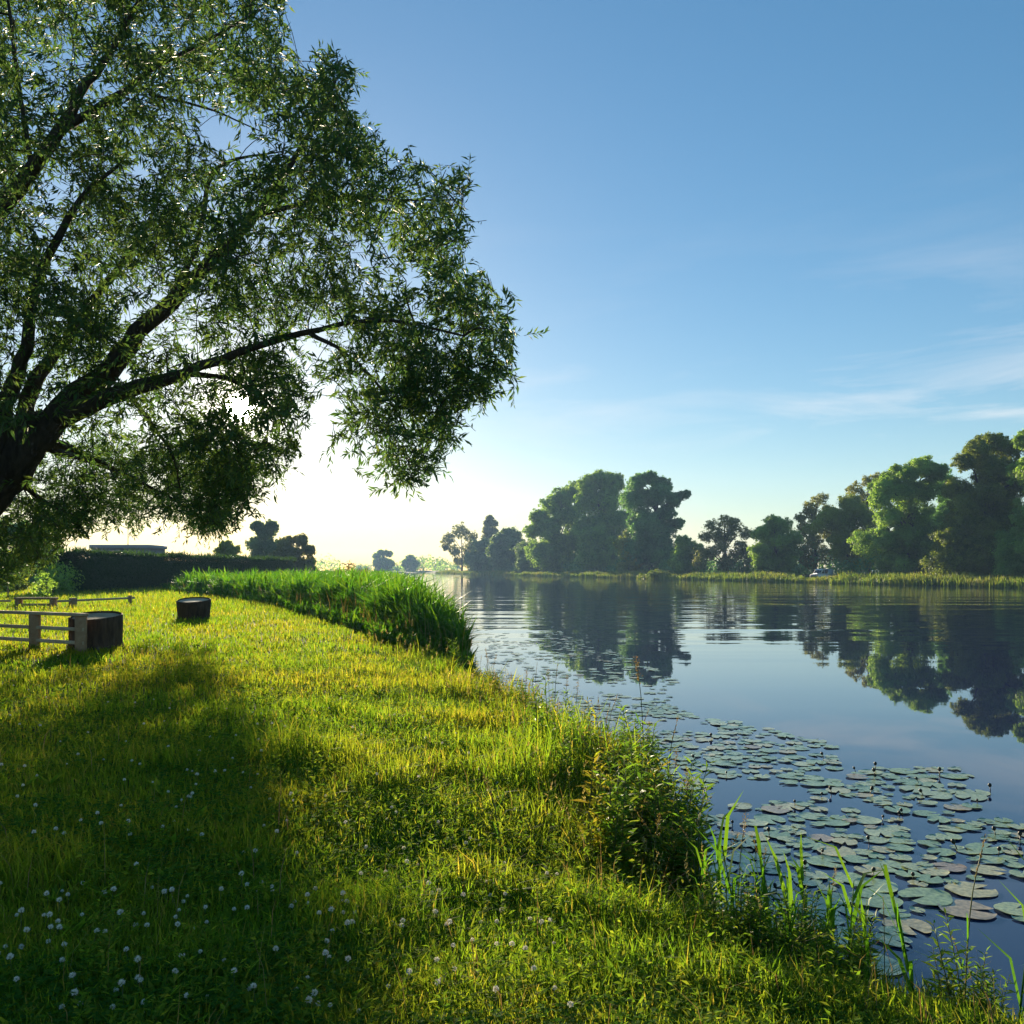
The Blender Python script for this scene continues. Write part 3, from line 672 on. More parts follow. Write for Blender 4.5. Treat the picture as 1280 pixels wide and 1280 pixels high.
# shoots: centres through the crown volume, then joined to the closest limb
N = 1800
px = rng.uniform(-420, 660, N * 5); py = rng.uniform(-160, 700, N * 5)
qa = rng.uniform(0, 6.28, 24); qr = rng.uniform(22, 82, 24); qx = 300 + np.cos(qa) * qr * 1.1; qy = 500 + np.sin(qa) * qr * .9      # the dense spray round the sun
k = inside(crown, px, py) & keep(px, py); px, py = np.append(px[k][:N], qx), np.append(py[k][:N], qy)
k = inside(crown, px, py); px, py = px[k], py[k]
thick = 1.4 + 2.6 * sm(660, 250, px) * sm(680, 520, py) + 1.6 * sm(560, 640, py) * sm(420, 250, px)
mean = 17.0 - 2.6 * sm(150, 620, px) + 2.4 * sm(560, 650, py) * sm(420, 330, px)
dd = mean + rng.uniform(-1, 1, len(px)) * thick
n2 = 620; qx = rng.uniform(-330, 335, n2); qy = rng.uniform(570, 732, n2)
k = inside(crown, qx, qy) & keep(qx, qy) & (rng.random(n2) < np.where(qx < 335, .8, .3)); qx, qy = qx[k], qy[k]; qd = rng.uniform(16, 33, len(qx))
bx2 = rng.uniform(30, 318, 420); by2 = rng.uniform(560, 678, 420); kb = inside(crown, bx2, by2) & keep(bx2, by2)      # the dense far side of the crown
qx = np.append(qx, bx2[kb]); qy = np.append(qy, by2[kb]); qd = np.append(qd, rng.uniform(23, 36, kb.sum()))
px = np.append(px, qx); py = np.append(py, qy); dd = np.append(dd, qd)
C = np.stack([(px - 640) / FOC * dd, dd, EYE - (py - HZ) / FOC * dd], 1)
AL = np.concatenate([A for A in LIMBS[1:]]); 
tw = MB(); lf = MB()
order = np.argsort([np.min(((AL[:, :3] - c) ** 2).sum(1)) for c in C])
nodes = AL[:, :3].copy(); nrad = AL[:, 3].copy()
LP, LDir, LN, LL = [], [], [], []
for i in order:
    c = C[i]
    d2 = ((nodes - c) ** 2).sum(1) + .5 * np.maximum(nodes[:, 2] - c[2] + .3, 0) * 0
    j = int(np.argmin(d2)); a = nodes[j]; L = math.sqrt(d2[j])
    if L > .12:
        mid = (a + c) / 2 + np.array([0, 0, .10 * L]) + rng.normal(0, .05 * L, 3)
        r0 = min(nrad[j] * .7, .012 + .012 * L)
        ptsb = spline([a, mid, c], 5)
        tw.tube(ptsb, np.linspace(max(r0, .008), .006, 5), 5, cap=False)
        nodes = np.vstack([nodes, ptsb[2:]]); nrad = np.append(nrad, np.linspace(r0, .008, 3))
    out = unit(c - a) if L > .05 else rdir(1)[0]
    NS = 11
    v9 = unit(out * .5 + rdir(NS) + np.array([0, 0, -.05])); v9[0] = unit(out + np.array([0, 0, .1]))
    st9 = c + rng.normal(0, .17, (NS, 3)); Ls9 = rng.uniform(.3, .62, NS)[:, None]
    p19 = st9 + v9 * Ls9 * .5; p29 = st9 + v9 * Ls9 + np.array([0, 0, -.16]) * Ls9
    ax_, ay_ = to_px(p19); bx_, by_ = to_px(p29)
    jx, jy = rng.normal(0, 11, NS), rng.normal(0, 11, NS)
    ok = inside(crown, ax_ + jx * .6, ay_ + jy * .6) & inside(crown, bx_ + jx, by_ + jy) & keep(ax_, ay_) | (rng.random(NS) < .02)
    for v, st, p1, p2 in zip(v9[ok], st9[ok], p19[ok], p29[ok]):
        tw.tube([st, p1, p2], [.005, .004, .002], 3, cap=False)
        nl = rng.integers(11, 17)
        t = np.linspace(.12, 1.0, nl)[:, None]
        base = st * (1 - t) ** 2 + 2 * t * (1 - t) * p1 + t ** 2 * p2
        sd = unit(np.cross(v, rdir(nl)))
        LP.append(base); LDir.append(unit(v * .75 + sd * .8 + np.array([0, 0, -.22]))); LN.append(unit(rdir(nl) + np.array([0, 0, .8]))); LL.append(rng.uniform(.1, .19, nl))
LP = np.concatenate(LP); LDir = np.concatenate(LDir); LN = np.concatenate(LN); LL = np.concatenate(LL)
mx_, my_ = to_px(LP); tx_, ty_ = to_px(LP + LDir * LL[:, None])
k = np.minimum(np.hypot(mx_ - 300, my_ - 510), np.hypot((mx_ + tx_) / 2 - 300, (my_ + ty_) / 2 - 510)) > 5 + 15 * rng.random(len(mx_)) ** 2.2
k &= np.hypot(tx_ - 300, ty_ - 510) > 5      # the gap the sun shines through
LP, LDir, LN, LL = LP[k], LDir[k], LN[k], LL[k]
leaves(lf, LP, LDir, LN, LL, LL * rng.uniform(.2, .28, len(LL)), fold=.1)
tw.build('twigs', [M['bark']], root, smooth=True, org=O)
lf.build('crown', [M['willow']], root, org=O)
for ch in root.children: ch.location = (0, 0, 0)
print('willow leaves', len(LP))

# ------------------------------------------------------------------ hedge, building, mast
ha, hb = np.array([-30.2, 60.0]), np.array([-27.2, 108.0])
root = empty('hedge', (*((ha + hb) / 2), .4), 'long dark clipped hedge behind the tall grass', 'hedge')
O = np.array([*((ha + hb) / 2), .4]); dv = unit(hb - ha); sv = np.array([dv[1], -dv[0]]); LH = np.linalg.norm(hb - ha)
n = 70000; u = rng.uniform(0, 1, n); ang = rng.uniform(0, math.pi, n)
ex = 3.2
cx_ = np.sign(np.cos(ang)) * np.abs(np.cos(ang)) ** (2 / ex); cz_ = np.abs(np.sin(ang)) ** (2 / ex)
ends = np.minimum(np.minimum(u * LH, (1 - u) * LH) / 1.2, 1) ** .4
shrink = rng.uniform(.9, 1.0, n) * (1 + .02 * np.sin(u * 60))
wv = 1.25 * cx_ * ends * shrink; zv = (2.95 + .08 * np.sin(u * 23)) * cz_ * (.75 + .25 * ends) * shrink
pos = np.stack([ha[0] + dv[0] * u * LH + sv[0] * wv, ha[1] + dv[1] * u * LH + sv[1] * wv, .45 + zv], 1)
k2 = rng.random(n) < .12                                              # the end faces
pos[k2] = np.stack([ha[0] + sv[0] * rng.uniform(-1.1, 1.1, k2.sum()), ha[1] + sv[1] * 0 + rng.uniform(-.15, .1, k2.sum()), .45 + rng.uniform(0, 2.8, k2.sum())], 1)
nr = unit(np.stack([sv[0] * cx_, sv[1] * cx_, cz_], 1) + rng.normal(0, .3, (n, 3)))
mb = MB(); leaves(mb, pos, unit(np.cross(nr, rdir(n))), nr, rng.uniform(.1, .22, n), rng.uniform(.06, .12, n))
n = 2600; u = rng.uniform(0, 1, n); ww = rng.uniform(-1, 1, n)
blades(mb, np.stack([ha[0] + dv[0] * u * LH + sv[0] * ww, ha[1] + dv[1] * u * LH + sv[1] * ww, np.full(n, 3.15)], 1), rng.uniform(.2, .55, n) * (1 + .5 * np.sin(u * 40)), np.full(n, .06), rng.uniform(0, 6.28, n), rng.uniform(.05, .6, n))
mb.build('foliage', [M['hedge']], root, org=O)
mb = MB(); mb.box((*((ha + hb) / 2), 1.65), (2.0, LH - 1.2, 2.4), rz=math.atan2(dv[1], dv[0]) - math.pi / 2, bev=.3); mb.build('branches', [M['hedge']], root, org=O)

c = P(150, 720, 125); root = empty('building', (c[0], c[1] + 3, .4), 'low flat-roofed grey building showing above the hedge', 'building'); O = np.array([c[0], c[1] + 3, .4])
mb = MB(); mb.box(O + (0, 0, 2.35), (8.0, 6.0, 4.7)); mb.build('wall', [M['render_wall']], root, org=O)
mb = MB(); mb.box(O + (0, 0, 4.95), (8.5, 6.6, .5), bev=.05); mb.build('roof', [M['roofsheet']], root, org=O)
for xx in (-2.4, 0, 2.4):
    mb = MB(); mb.box(O + (xx, -3.03, 2.6), (1.2, .08, 1.2), bev=.02); mb.build('window', [M['glass']], root, org=O)
c = P(160, 720, 140); root = empty('mast', (c[0], c[1], .4), 'thin faint mast standing behind the flat-roofed building', 'mast'); O = np.array([c[0], c[1], .4])
mb = MB(); mb.tube([O, O + (0, 0, 5), O + (0, 0, 9.6)], [.09, .07, .04], 8); mb.build('pole', [M['greymetal']], root, org=O)
mb = MB(); mb.box(O + (0, 0, 8.6), (.9, .06, .06)); mb.box(O + (0, 0, 9.1), (.6, .06, .06)); mb.build('crossbar', [M['greymetal']], root, org=O)

# ------------------------------------------------------------------ wooden fences, bench, stumps
def gz(x, y): return float(height(np.array([float(x)]), np.array([float(y)]))[0])
A = np.array([-8.25, 17.1]); B = np.array([-13.6, 19.9]); dv = unit(B - A); az = math.atan2(dv[1], dv[0])
O = np.array([A[0], A[1], gz(*A)]); root = empty('wooden_fence', O, 'weathered three-rail wooden fence running out of the left edge', 'fence')
LF = np.linalg.norm(B - A)
for t in (.1, 1.5, 3.0, 4.6, LF - .1):
    q = A + dv * t; mb = MB(); mb.box((q[0], q[1], O[2] + .31), (.2, .11, .82), rz=az + .5, bev=.012); mb.build('post', [M['oldplank']], root, org=O)
for hgt, wd, th in ((.745, .2, .055), (.46, .05, .07), (.2, .05, .07)):
    q = A + dv * LF / 2; mb = MB(); mb.box((q[0], q[1], O[2] + hgt), (LF, wd, th), rz=az, bev=.01); mb.build('rail', [M['plank']], root, org=O)
c = P(56, 757, 37); q0 = c[:2].copy(); q0[0] = (45 - 640) / FOC * 37
O = np.array([q0[0], q0[1], gz(*q0)]); root = empty('wooden_bench', O, 'low wooden bench in the sunny field beyond the three-rail fence', 'bench')
mb = MB(); mb.box(O + (0, 0, .46), (1.7, .38, .09), bev=.015); mb.build('seat', [M['oldplank']], root, org=O)
for xx in (-.72, .72):
    mb = MB(); mb.box(O + (xx, 0, .18), (.16, .34, .46), bev=.01); mb.build('leg', [M['oldplank']], root, org=O)
mb = MB(); mb.box(O + (0, 0, .2), (1.26, .06, .1), bev=.01); mb.build('stretcher', [M['plank']], root, org=O)
A = np.array([(72 - 640) / FOC * 36.5, 36.5]); B = np.array([(168 - 640) / FOC * 41, 41.0]); dv = unit(B - A); az = math.atan2(dv[1], dv[0]); LF = np.linalg.norm(B - A)
O = np.array([A[0], A[1], gz(*A)]); root = empty('rail_fence', O, 'low one-rail fence stretching right from the wooden bench', 'fence')
for t in (.85, LF - .3):
    q = A + dv * t; mb = MB(); mb.box((q[0], q[1], gz(*q) + .2), (.34 if t < 1 else .12, .14, .56), rz=az, bev=.012); mb.build('post', [M['oldplank']], root, org=O)
q = A + dv * LF / 2; mb = MB(); mb.box((q[0], q[1], O[2] + .36), (LF, .07, .09), rz=az, bev=.012); mb.build('rail', [M['plank']], root, org=O)
A2 = np.array([(14 - 640) / FOC * 37.5, 37.5]); B2 = A2 + np.array([-5.5, .8]); dv = unit(B2 - A2); az = math.atan2(dv[1], dv[0])
O = np.array([A2[0], A2[1], gz(*A2)]); root = empty('rail_fence', O, 'low one-rail fence running left from the wooden bench out of the photo', 'fence')
q = (A2 + B2) / 2; mb = MB(); mb.box((q[0], q[1], O[2] + .33), (5.5, .07, .09), rz=az, bev=.012); mb.build('rail', [M['plank']], root, org=O)
for t in (1.4, 4.8):
    q = A2 + dv * t; mb = MB(); mb.box((q[0], q[1], gz(*q) + .16), (.14, .14, .5), rz=az, bev=.012); mb.build('post', [M['oldplank']], root, org=O)
def slant(mb, O, h):
    for V in mb.V:
        f = np.clip((V[:, 2] - O[2]) / h, 0, 1) ** 4
        V[:, 2] += f * .14 * (V[:, 1] - O[1])
def stump(px, d, r, h, label, flare):
    x_, y_ = (px - 640) / FOC * d, d
    O = np.array([x_, y_, gz(x_, y_) - .05]); root = empty('tree_stump', O, label, 'stump', 'broad tree stumps on the lawn')
    mb = MB(); mb.lathe([(r * 1.12, 0), (r * 1.04, h * .12), (r * .98, h * .3), (r * (1 + flare * .5), h * .7), (r * (1 + flare), h), (r * (1 + flare) - .03, h + .02), (r * (1 + flare) - .06, h - .015)], 40, c=O, wob=.05); slant(mb, O, h); mb.build('bark', [M['stumpbark']], root, org=O)
    mb = MB(); rr = r * (1 + flare) - .05
    mb.lathe([(rr, h - .012), (rr * .6, h - .006), (.001, h - .004)], 40, c=O, wob=.05); slant(mb, O, h); mb.build('cut_face', [M['cutwood']], root, org=O)
stump(120, 17.9, .5, .72, 'broad dark stump with pale cut top at the end of the three-rail fence', 0)
stump(242, 28.6, .5, .7, 'dark stump standing alone on the lawn in front of the reed bed', .06)
c = P(10, 735, 46); O = np.array([c[0], c[1], gz(c[0], c[1])]); root = empty('field_post', O, 'thin upright post in the field at the left edge', 'post')
mb = MB(); mb.tube([O, O + (0, 0, 1.55)], [.035, .03], 8); mb.build('pole', [M['oldplank']], root, org=O)
mb = MB(); mb.box(O + (.1, -.03, 1.42), (.42, .03, .2), bev=.01); mb.build('board', [M['plank']], root, org=O)
c = P(58, 740, 44); O = np.array([c[0], c[1], gz(c[0], c[1])]); root = empty('young_tree', O, 'small leafy sapling left of the clipped hedge', 'sapling')
mb = MB(); mb.tube([O, O + (.03, 0, .6), O + (-.02, 0, 1.35)], [.03, .022, .008], 6); mb.build('trunk', [M['bark']], root, org=O)
mb = MB()
for q in range(9): crown_cards(mb, O + (rng.normal(0, .22), rng.normal(0, .22), rng.uniform(.5, 1.5)), .2, 40, .11)
mb.build('crown', [M['mid']], root, org=O)
# leafy bush covering the hedge end
for px, dd, r, lab in ((78, 58, 1.15, 'light green bush at the left end of the clipped hedge'), (66, 56, .8, 'small bush in front of the light green bush by the hedge end')):
    c = P(px, 740, dd); O = np.array([c[0], c[1], gz(c[0], c[1])]); root = empty('shrub', O, lab, 'bush')
    mb = MB()
    for q in range(7): crown_cards(mb, O + (rng.normal(0, .4 * r), rng.normal(0, .4 * r), rng.uniform(.3, 1.5) * r), r * .55, 110, .17)
    mb.build('foliage', [M['mid']], root, org=O)
    mb = MB()
    for q in range(5): mb.tube([O, O + (rng.normal(0, .3), rng.normal(0, .3), 1.1 * r)], [.03, .01], 5)
    mb.build('stems', [M['bark']], root, org=O)
# pinkish seeding bush behind the reeds, bush on the far waterline
c = P(437, 716, 82); O = np.array([c[0], c[1], gz(c[0], c[1])]); root = empty('shrub', O, 'feathery pinkish bush rising above the reed bed', 'bush')
mb = MB()
for q in range(10): crown_cards(mb, O + (rng.normal(0, .7), rng.normal(0, .6), rng.uniform(.8, 2.0)), .5, 70, .16)
mb.build('foliage', [leaf_mat('pinkish', [(0, (.14, .13, .06)), (1, (.26, .18, .12))], tr=.4, gain=1.2)], root, org=O)
mb = MB()
for q in range(6): mb.tube([O, O + (rng.normal(0, .6), rng.normal(0, .5), 1.8)], [.03, .01], 5)
mb.build('stems', [M['bark']], root, org=O)
c = P(822, 724, 196); O = np.array([c[0], c[1], .1]); root = empty('shrub', O, 'rounded pale green bush at the far waterline below the dark tree', 'bush')
mb = MB()
for q in range(12): crown_cards(mb, O + (rng.normal(0, 2.0), rng.normal(0, .8), rng.uniform(.4, 1.5)), .8, 110, .3)
mb.build('foliage', [M['farreed']], root, org=O)
mb = MB()
for q in range(6): mb.tube([O, O + (rng.normal(0, 1), rng.normal(0, .5), 1.2)], [.04, .01], 5)
mb.build('stems', [M['bark']], root, org=O)

# ------------------------------------------------------------------ white van on the far bank
c = P(1027, 716, 146); x_, y_ = c[0], c[1]; O = np.array([x_, y_, gz(x_, y_)])
root = empty('parked_van', O, 'white van parked under the trees on the far bank', 'van')
prof = [(-2.05, .35), (2.1, .35), (2.15, .75), (2.05, 1.0), (1.25, 1.15), (.75, 1.75), (.55, 1.95), (-1.95, 2.0), (-2.1, 1.8)]
n = len(prof); V = [];
for yy, ins in ((-.85, .06), (-.9, 0), (.9, 0), (.85, .06)):
    for a, b in prof: V.append((a, yy, b - (ins if b > 1.5 else 0)))
Q = [[k * n + i, k * n + (i + 1) % n, (k + 1) * n + (i + 1) % n, (k + 1) * n + i] for k in range(3) for i in range(n)]
T = [[0, i, i + 1] for i in range(1, n - 1)] + [[3 * n, 3 * n + i + 1, 3 * n + i] for i in range(1, n - 1)]
mb = MB(); mb.add(np.array(V), Q, T); body = mb.build('body', [M['whitepaint']], root)
for yy in (-.915, .915):
    mb = MB(); mb.add([(1.1, yy, 1.2), (.45, yy, 1.2), (.45, yy, 1.75), (.68, yy, 1.75)], [[0, 1, 2, 3]]); mb.add([(.3, yy, 1.2), (-.6, yy, 1.2), (-.6, yy, 1.75), (.3, yy, 1.75)], [[0, 1, 2, 3]])
    mb.build('side_window', [M['glass']], root)
mb = MB(); mb.add([(1.23, -.78, 1.2), (1.23, .78, 1.2), (.8, .72, 1.73), (.8, -.72, 1.73)], [[0, 1, 2, 3]]); w_ = mb.build('windscreen', [M['glass']], root); w_.location = (.03, 0, .03)
for xx in (-1.35, 1.35):
    for yy in (-.82, .82):
        mb = MB(); a = np.arange(18) / 18 * 2 * math.pi
        mb.tube([(xx, yy - .1, .34), (xx, yy + .1, .34)], [.34, .34], 18); wh = mb.build('wheel', [M['tyre']], root)
        mb = MB(); mb.tube([(xx, yy - .12, .34), (xx, yy + .12, .34)], [.19, .19], 14); mb.build('rim', [M['greymetal']], wh)
for yy in (-.65, .65):
    mb = MB(); mb.box((2.13, yy, .82), (.06, .26, .14), bev=.02); mb.build('headlight', [M['whitepaint']], root)
root.rotation_euler = (0, 0, math.pi + .55); root.scale = (.9, .9, .95)

# ------------------------------------------------------------------ lily pads
def pad_mesh(nm, seed):
    r = np.random.default_rng(seed); n = 26
    a0 = math.radians(14); a = np.linspace(a0, 2 * math.pi - a0, n)
    rad = .5 * (1 + .025 * np.sin(a * 5 + r.uniform(0, 6)) + .03 * np.sin(a * 3 + r.uniform(0, 6)) - .06 * np.abs(np.cos(a / 2)) ** 6)
    rings = []
    for f in (.0, .45, .85, 1.0):
        z = .004 + (.02 + .04 * r.random()) * max(f - .8, 0) * np.maximum(np.sin(a * 2 + r.uniform(0, 6)) - .4, 0) * 1.2 + .0012 * np.sin(a * 7) * f
        rings.append(np.stack([np.cos(a) * rad * f * 1.0 + (0 if f else .02), np.sin(a) * rad * f * .92, np.full(n, .0) + z], 1))
    V = np.concatenate(rings); Q = [[k * n + i, k * n + i + 1, (k + 1) * n + i + 1, (k + 1) * n + i] for k in range(3) for i in range(n - 1)]
    return V, np.array(Q)
PV = [pad_mesh('pad', 100 + q) for q in range(6)]
# patches of pads, traced on the water and laid out at their true distance
zones = [([(600, 800), (700, 790), (850, 845), (830, 900), (690, 900), (640, 880)], 420, .18), ([(640, 890), (830, 880), (1040, 930), (1050, 1000), (860, 1060), (800, 990)], 300, .19),
         ([(840, 980), (1050, 960), (1200, 960), (1280, 1010), (1280, 1090), (1060, 1100), (880, 1090)], 170, .22), ([(880, 1070), (1280, 1070), (1280, 1290), (1180, 1290), (1080, 1210), (900, 1180)], 44, .25), ([(590, 775), (680, 770), (720, 800), (610, 812)], 60, .2)]
pads = []
for poly, cnt, size in zones:
    poly = np.array(poly, float); W_ = np.stack([(poly[:, 0] - 640) / FOC * (EYE * FOC / (poly[:, 1] - HZ)), EYE * FOC / (poly[:, 1] - HZ)], 1)
    lo, hi = W_.min(0), W_.max(0)
    q = lo + (hi - lo) * rng.random((cnt * 40, 2))
    k = inside(W_, q[:, 0], q[:, 1]); q = q[k]; k = (sdist(q[:, 0], q[:, 1]) < -.12) & (noise2(q[:, 0], q[:, 1], 1.3, 5) + .6 * noise2(q[:, 0], q[:, 1], .5, 2) > rng.uniform(-.55, .4, len(q))); q = q[k]
    got = 0
    for x_, y_ in q:
        if got >= cnt: break
        sz = size * min(1.35, max(.4, rng.lognormal(-.1, .38)))
        if pads:
            PA = np.array(pads)
            if (((PA[:, 0] - x_) ** 2 + (PA[:, 1] - y_) ** 2) < (.33 * (sz + PA[:, 2])) ** 2).any(): continue
        pads.append((x_, y_, sz)); got += 1
print('pads', len(pads))
pads.sort(key=lambda p: -p[2] / (p[1] ** 2))
big, rest = pads[:300], pads[300:]
protos = []
for q, (V, Q) in enumerate(PV):
    me = build('lily_pad', V, Q, None, [M['pad']], smooth=True); protos.append(me)
for i, (x_, y_, sz) in enumerate(big):
    p = protos[i] if i < 6 else protos[i % 6].copy()
    if i >= 6: COL.objects.link(p)
    p.location = (x_, y_, .004 + .0012 * (i % 7)); p.rotation_euler = (rng.normal(0, .006), rng.normal(0, .006), rng.uniform(0, 6.28)); p.scale = (sz, sz * rng.uniform(.9, 1.05), .8)
    tag(p, 'green water-lily pad floating in the nearer pad patches on the river', 'lily pad', 'floating water-lily pads')
mb = MB()
for i, (x_, y_, sz) in enumerate(rest):
    V, Q = PV[i % 6]; a = rng.uniform(0, 6.28); c_, s_ = math.cos(a), math.sin(a)
    mb.add(np.stack([(V[:, 0] * c_ - V[:, 1] * s_) * sz + x_, (V[:, 0] * s_ + V[:, 1] * c_) * sz + y_, V[:, 2] * .6 + .004 + .0012 * (i % 5)], 1), Q)
if rest:
    o = mb.build('distant_lily_pads', [M['pad']], smooth=True); tag(o, 'carpet of small lily pads farther out by the reeds', 'lily pads', kind='stuff')
# buds and curled leaf tips standing out of the water
def bud_obj():
    mb = MB(); mb.tube([(0, 0, -.05), (.005, 0, .03), (.0, .0, .07)], [.006, .006, .005], 6)
    mb.lathe([(.004, .065), (.02, .08), (.024, .1), (.016, .118), (.001, .124)], 10)
    return mb.build('lily_bud', [M['bud']], smooth=True)
b0 = bud_obj()
for i in range(34):
    p_ = pads[int(rng.integers(0, min(330, len(pads))))]; a = rng.uniform(0, 6.28)
    b = b0 if i == 0 else b0.copy()
    if i: COL.objects.link(b)
    b.location = (p_[0] + math.cos(a) * p_[2] * .6, p_[1] + math.sin(a) * p_[2] * .6, 0); s_ = rng.uniform(.4, .75); b.scale = (s_,) * 3; b.rotation_euler = (rng.normal(0, .3), rng.normal(0, .3), 0)
    tag(b, 'small dark lily bud standing out of the water between the pads', 'lily bud', 'lily buds among the pads')

# ------------------------------------------------------------------ clover flowers
def clover(seed):
    r = np.random.default_rng(seed); mb = MB(); h = r.uniform(.1, .16)
    bend = r.normal(0, .015, 2)
    mb.tube([(0, 0, 0), (bend[0] * .4, bend[1] * .4, h * .5), (bend[0], bend[1], h)], [.0018, .0015, .0013], 5, m=1)
    c = np.array([bend[0], bend[1], h + .006]); n = 46
    i = np.arange(n) + .5; ph = np.arccos(1 - 1.75 * i / n); th = math.pi * (1 + 5 ** .5) * i
    dr = np.stack([np.cos(th) * np.sin(ph), np.sin(th) * np.sin(ph), np.cos(ph)], 1)
    leaves(mb, c + dr * .004, dr + np.array([0, 0, .25]), unit(np.cross(dr, r.normal(size=(n, 3)))), r.uniform(.009, .013, n), np.full(n, .006), m=0)
    return mb.build('clover_flower', [M['petal'], M['stem']])
cf = [clover(s) for s in range(6)]
px = rng.uniform(-20, 700, 6000); py = rng.uniform(860, 1290, 6000); d_ = 1.6 * FOC / (py - HZ); x_ = (px - 640) / FOC * d_
k = (sdist(x_, d_) > .5) & (noise2(x_, d_, .8, 3) + .4 * noise2(x_, d_, .3, 1) > rng.uniform(-1.2, .9, 6000)); x_, d_ = x_[k][:290], d_[k][:290]; zz = height(x_, d_)
for cnt in range(len(x_)):
    o = cf[cnt] if cnt < 6 else cf[cnt % 6].copy()
    if cnt >= 6: COL.objects.link(o)
    o.location = (x_[cnt], d_[cnt], zz[cnt]); o.rotation_euler = (rng.normal(0, .15), rng.normal(0, .15), rng.uniform(0, 6.28)); s_ = rng.uniform(.6, .95); o.scale = (s_,) * 3
    tag(o, 'small round white clover flower in the lawn', 'clover flower', 'white clover flowers in the lawn')

# ------------------------------------------------------------------ stalks and leafy plants on the water's edge
def stalk(seed, h, kind):
    r = np.random.default_rng(seed); root = empty('grass_stalk', (0, 0, 0), 'x', 'stalk')
    ln = r.uniform(.05, .22); a = r.uniform(0, 6.28); dx, dy = math.cos(a) * ln, math.sin(a) * ln
    pts = spline([(0, 0, 0), (dx * .15, dy * .15, h * .4), (dx * .45, dy * .45, h * .75), (dx, dy, h)], 8)
    mb = MB(); mb.tube(pts, np.linspace(.005, .0026, 8), 5); mb.build('stem', [M['stem']], root)
    mb = MB()
    for q in range(3 + kind):
        t = r.uniform(.15, .65); b = pts[int(t * 7)]
        blades(mb, b[None], np.array([r.uniform(.18, .34)]), np.array([.011]), np.array([r.uniform(0, 6.28)]), np.array([r.uniform(.5, 1.3)]))
    mb.build('leaf', [M['reed']], root)
    mb = MB(); n = 70 if kind else 44
    t = r.uniform(0, 1, n); i0 = pts[-1] + (pts[-1] - pts[-2]) * 0; hd = unit(pts[-1] - pts[-2])
    base = pts[-1] - hd * .16 + hd * (t * .24)[:, None]; dr = unit(hd * 1.2 + r.normal(size=(n, 3)) * (.7 if kind else .25))
    leaves(mb, base + dr * (r.uniform(0, .05 if kind else .008, n))[:, None] * (1 - t * .7)[:, None], dr, r.normal(size=(n, 3)), np.full(n, .021), np.full(n, .007))
    mb.build('seed_head', [M['drygrass']], root)
    return root
SK = [stalk(s, h, kd) for s, h, kd in ((1, .95, 0), (2, .8, 1), (3, 1.1, 1), (4, .7, 0), (5, .6, 1), (6, .85, 0))]
first = [True] * 6
def put_stalk(x_, y_, k_, s_, label, group=None):
    o = SK[k_] if first[k_] else copy_thing(SK[k_], (0, 0, 0), 0)
    first[k_] = False
    o.location = (x_, y_, max(gz(x_, y_), -.25)); o.rotation_euler = (0, 0, rng.uniform(0, 6.28)); o.scale = (s_,) * 3
    tag(o, label, 'grass stalk', group or 'seeding grass stalks on the bank')
put_stalk(1.24, 8.3, 2, 1.12, 'tallest feathery grass stalk standing against the dark tree reflection', 'seeding grass stalks by the water')
put_stalk(1.38, 7.9, 5, 1.0, 'arching grass stalk with drooping head beside the tallest feathery stalk', 'seeding grass stalks by the water')
put_stalk(.52, 10.9, 0, .9, 'slim dark grass stalk left of the tallest feathery stalk', 'seeding grass stalks by the water')
i = 0
while i < 90:
    y_ = math.exp(rng.uniform(math.log(3.6), math.log(20))); xs = np.interp(y_, [p[1] for p in near[2:14]], [p[0] for p in near[2:14]])
    x_ = xs - rng.exponential(.28) + .1
    put_stalk(x_, y_, int(rng.integers(0, 6)), rng.uniform(.45, .85), 'thin seeding grass stalk on the edge of the near bank'); i += 1

def leafy(seed, h, mat):
    r = np.random.default_rng(seed); root = empty('leafy_weed', (0, 0, 0), 'x', 'weed')
    st = MB(); lv = MB()
    for q in range(int(r.integers(3, 6))):
        a = r.uniform(0, 6.28); ln = r.uniform(.02, .2) * h; hh = h * r.uniform(.65, 1.0); o_ = r.normal(0, .035, 2)
        pts = spline([(o_[0], o_[1], 0), (o_[0] + math.cos(a) * ln * .3, o_[1] + math.sin(a) * ln * .3, hh * .5), (o_[0] + math.cos(a) * ln, o_[1] + math.sin(a) * ln, hh)], 9)
        st.tube(pts, np.linspace(.005, .0018, 9), 5)
        n = int(34 * hh / .6)
        t = np.linspace(.12, 1, n); b = np.stack([np.interp(t * 8, np.arange(9), pts[:, c_]) for c_ in range(3)], 1)
        th = np.arange(n) * 2.4 + r.uniform(0, 6)
        dr = np.stack([np.cos(th), np.sin(th), np.full(n, .55) + r.normal(0, .25, n)], 1)
        L = (.16 - .1 * t) * r.uniform(.7, 1.2, n)
        leaves(lv, b, unit(dr), np.tile([0, 0, 1.0], (n, 1)) + r.normal(0, .3, (n, 3)), L, L * .22)
    st.build('stem', [M['stem']], root); lv.build('leaves', [mat], root)
    return root
LW = [leafy(11, .62, M['weedy']), leafy(12, .7, M['weed']), leafy(13, .5, M['weedy']), leafy(14, .55, M['weed']), leafy(15, .36, M['weed']), leafy(16, .42, M['weedy'])]
fw = [True] * 6
def put_weed(x_, y_, k_, s_, label, group):
    o = LW[k_] if fw[k_] else copy_thing(LW[k_], (0, 0, 0), 0)
    fw[k_] = False
    o.location = (x_, y_, max(gz(x_, y_), -.1)); o.rotation_euler = (rng.normal(0, .1), rng.normal(0, .1), rng.uniform(0, 6.28)); o.scale = (s_,) * 3
    tag(o, label, 'weed', group)
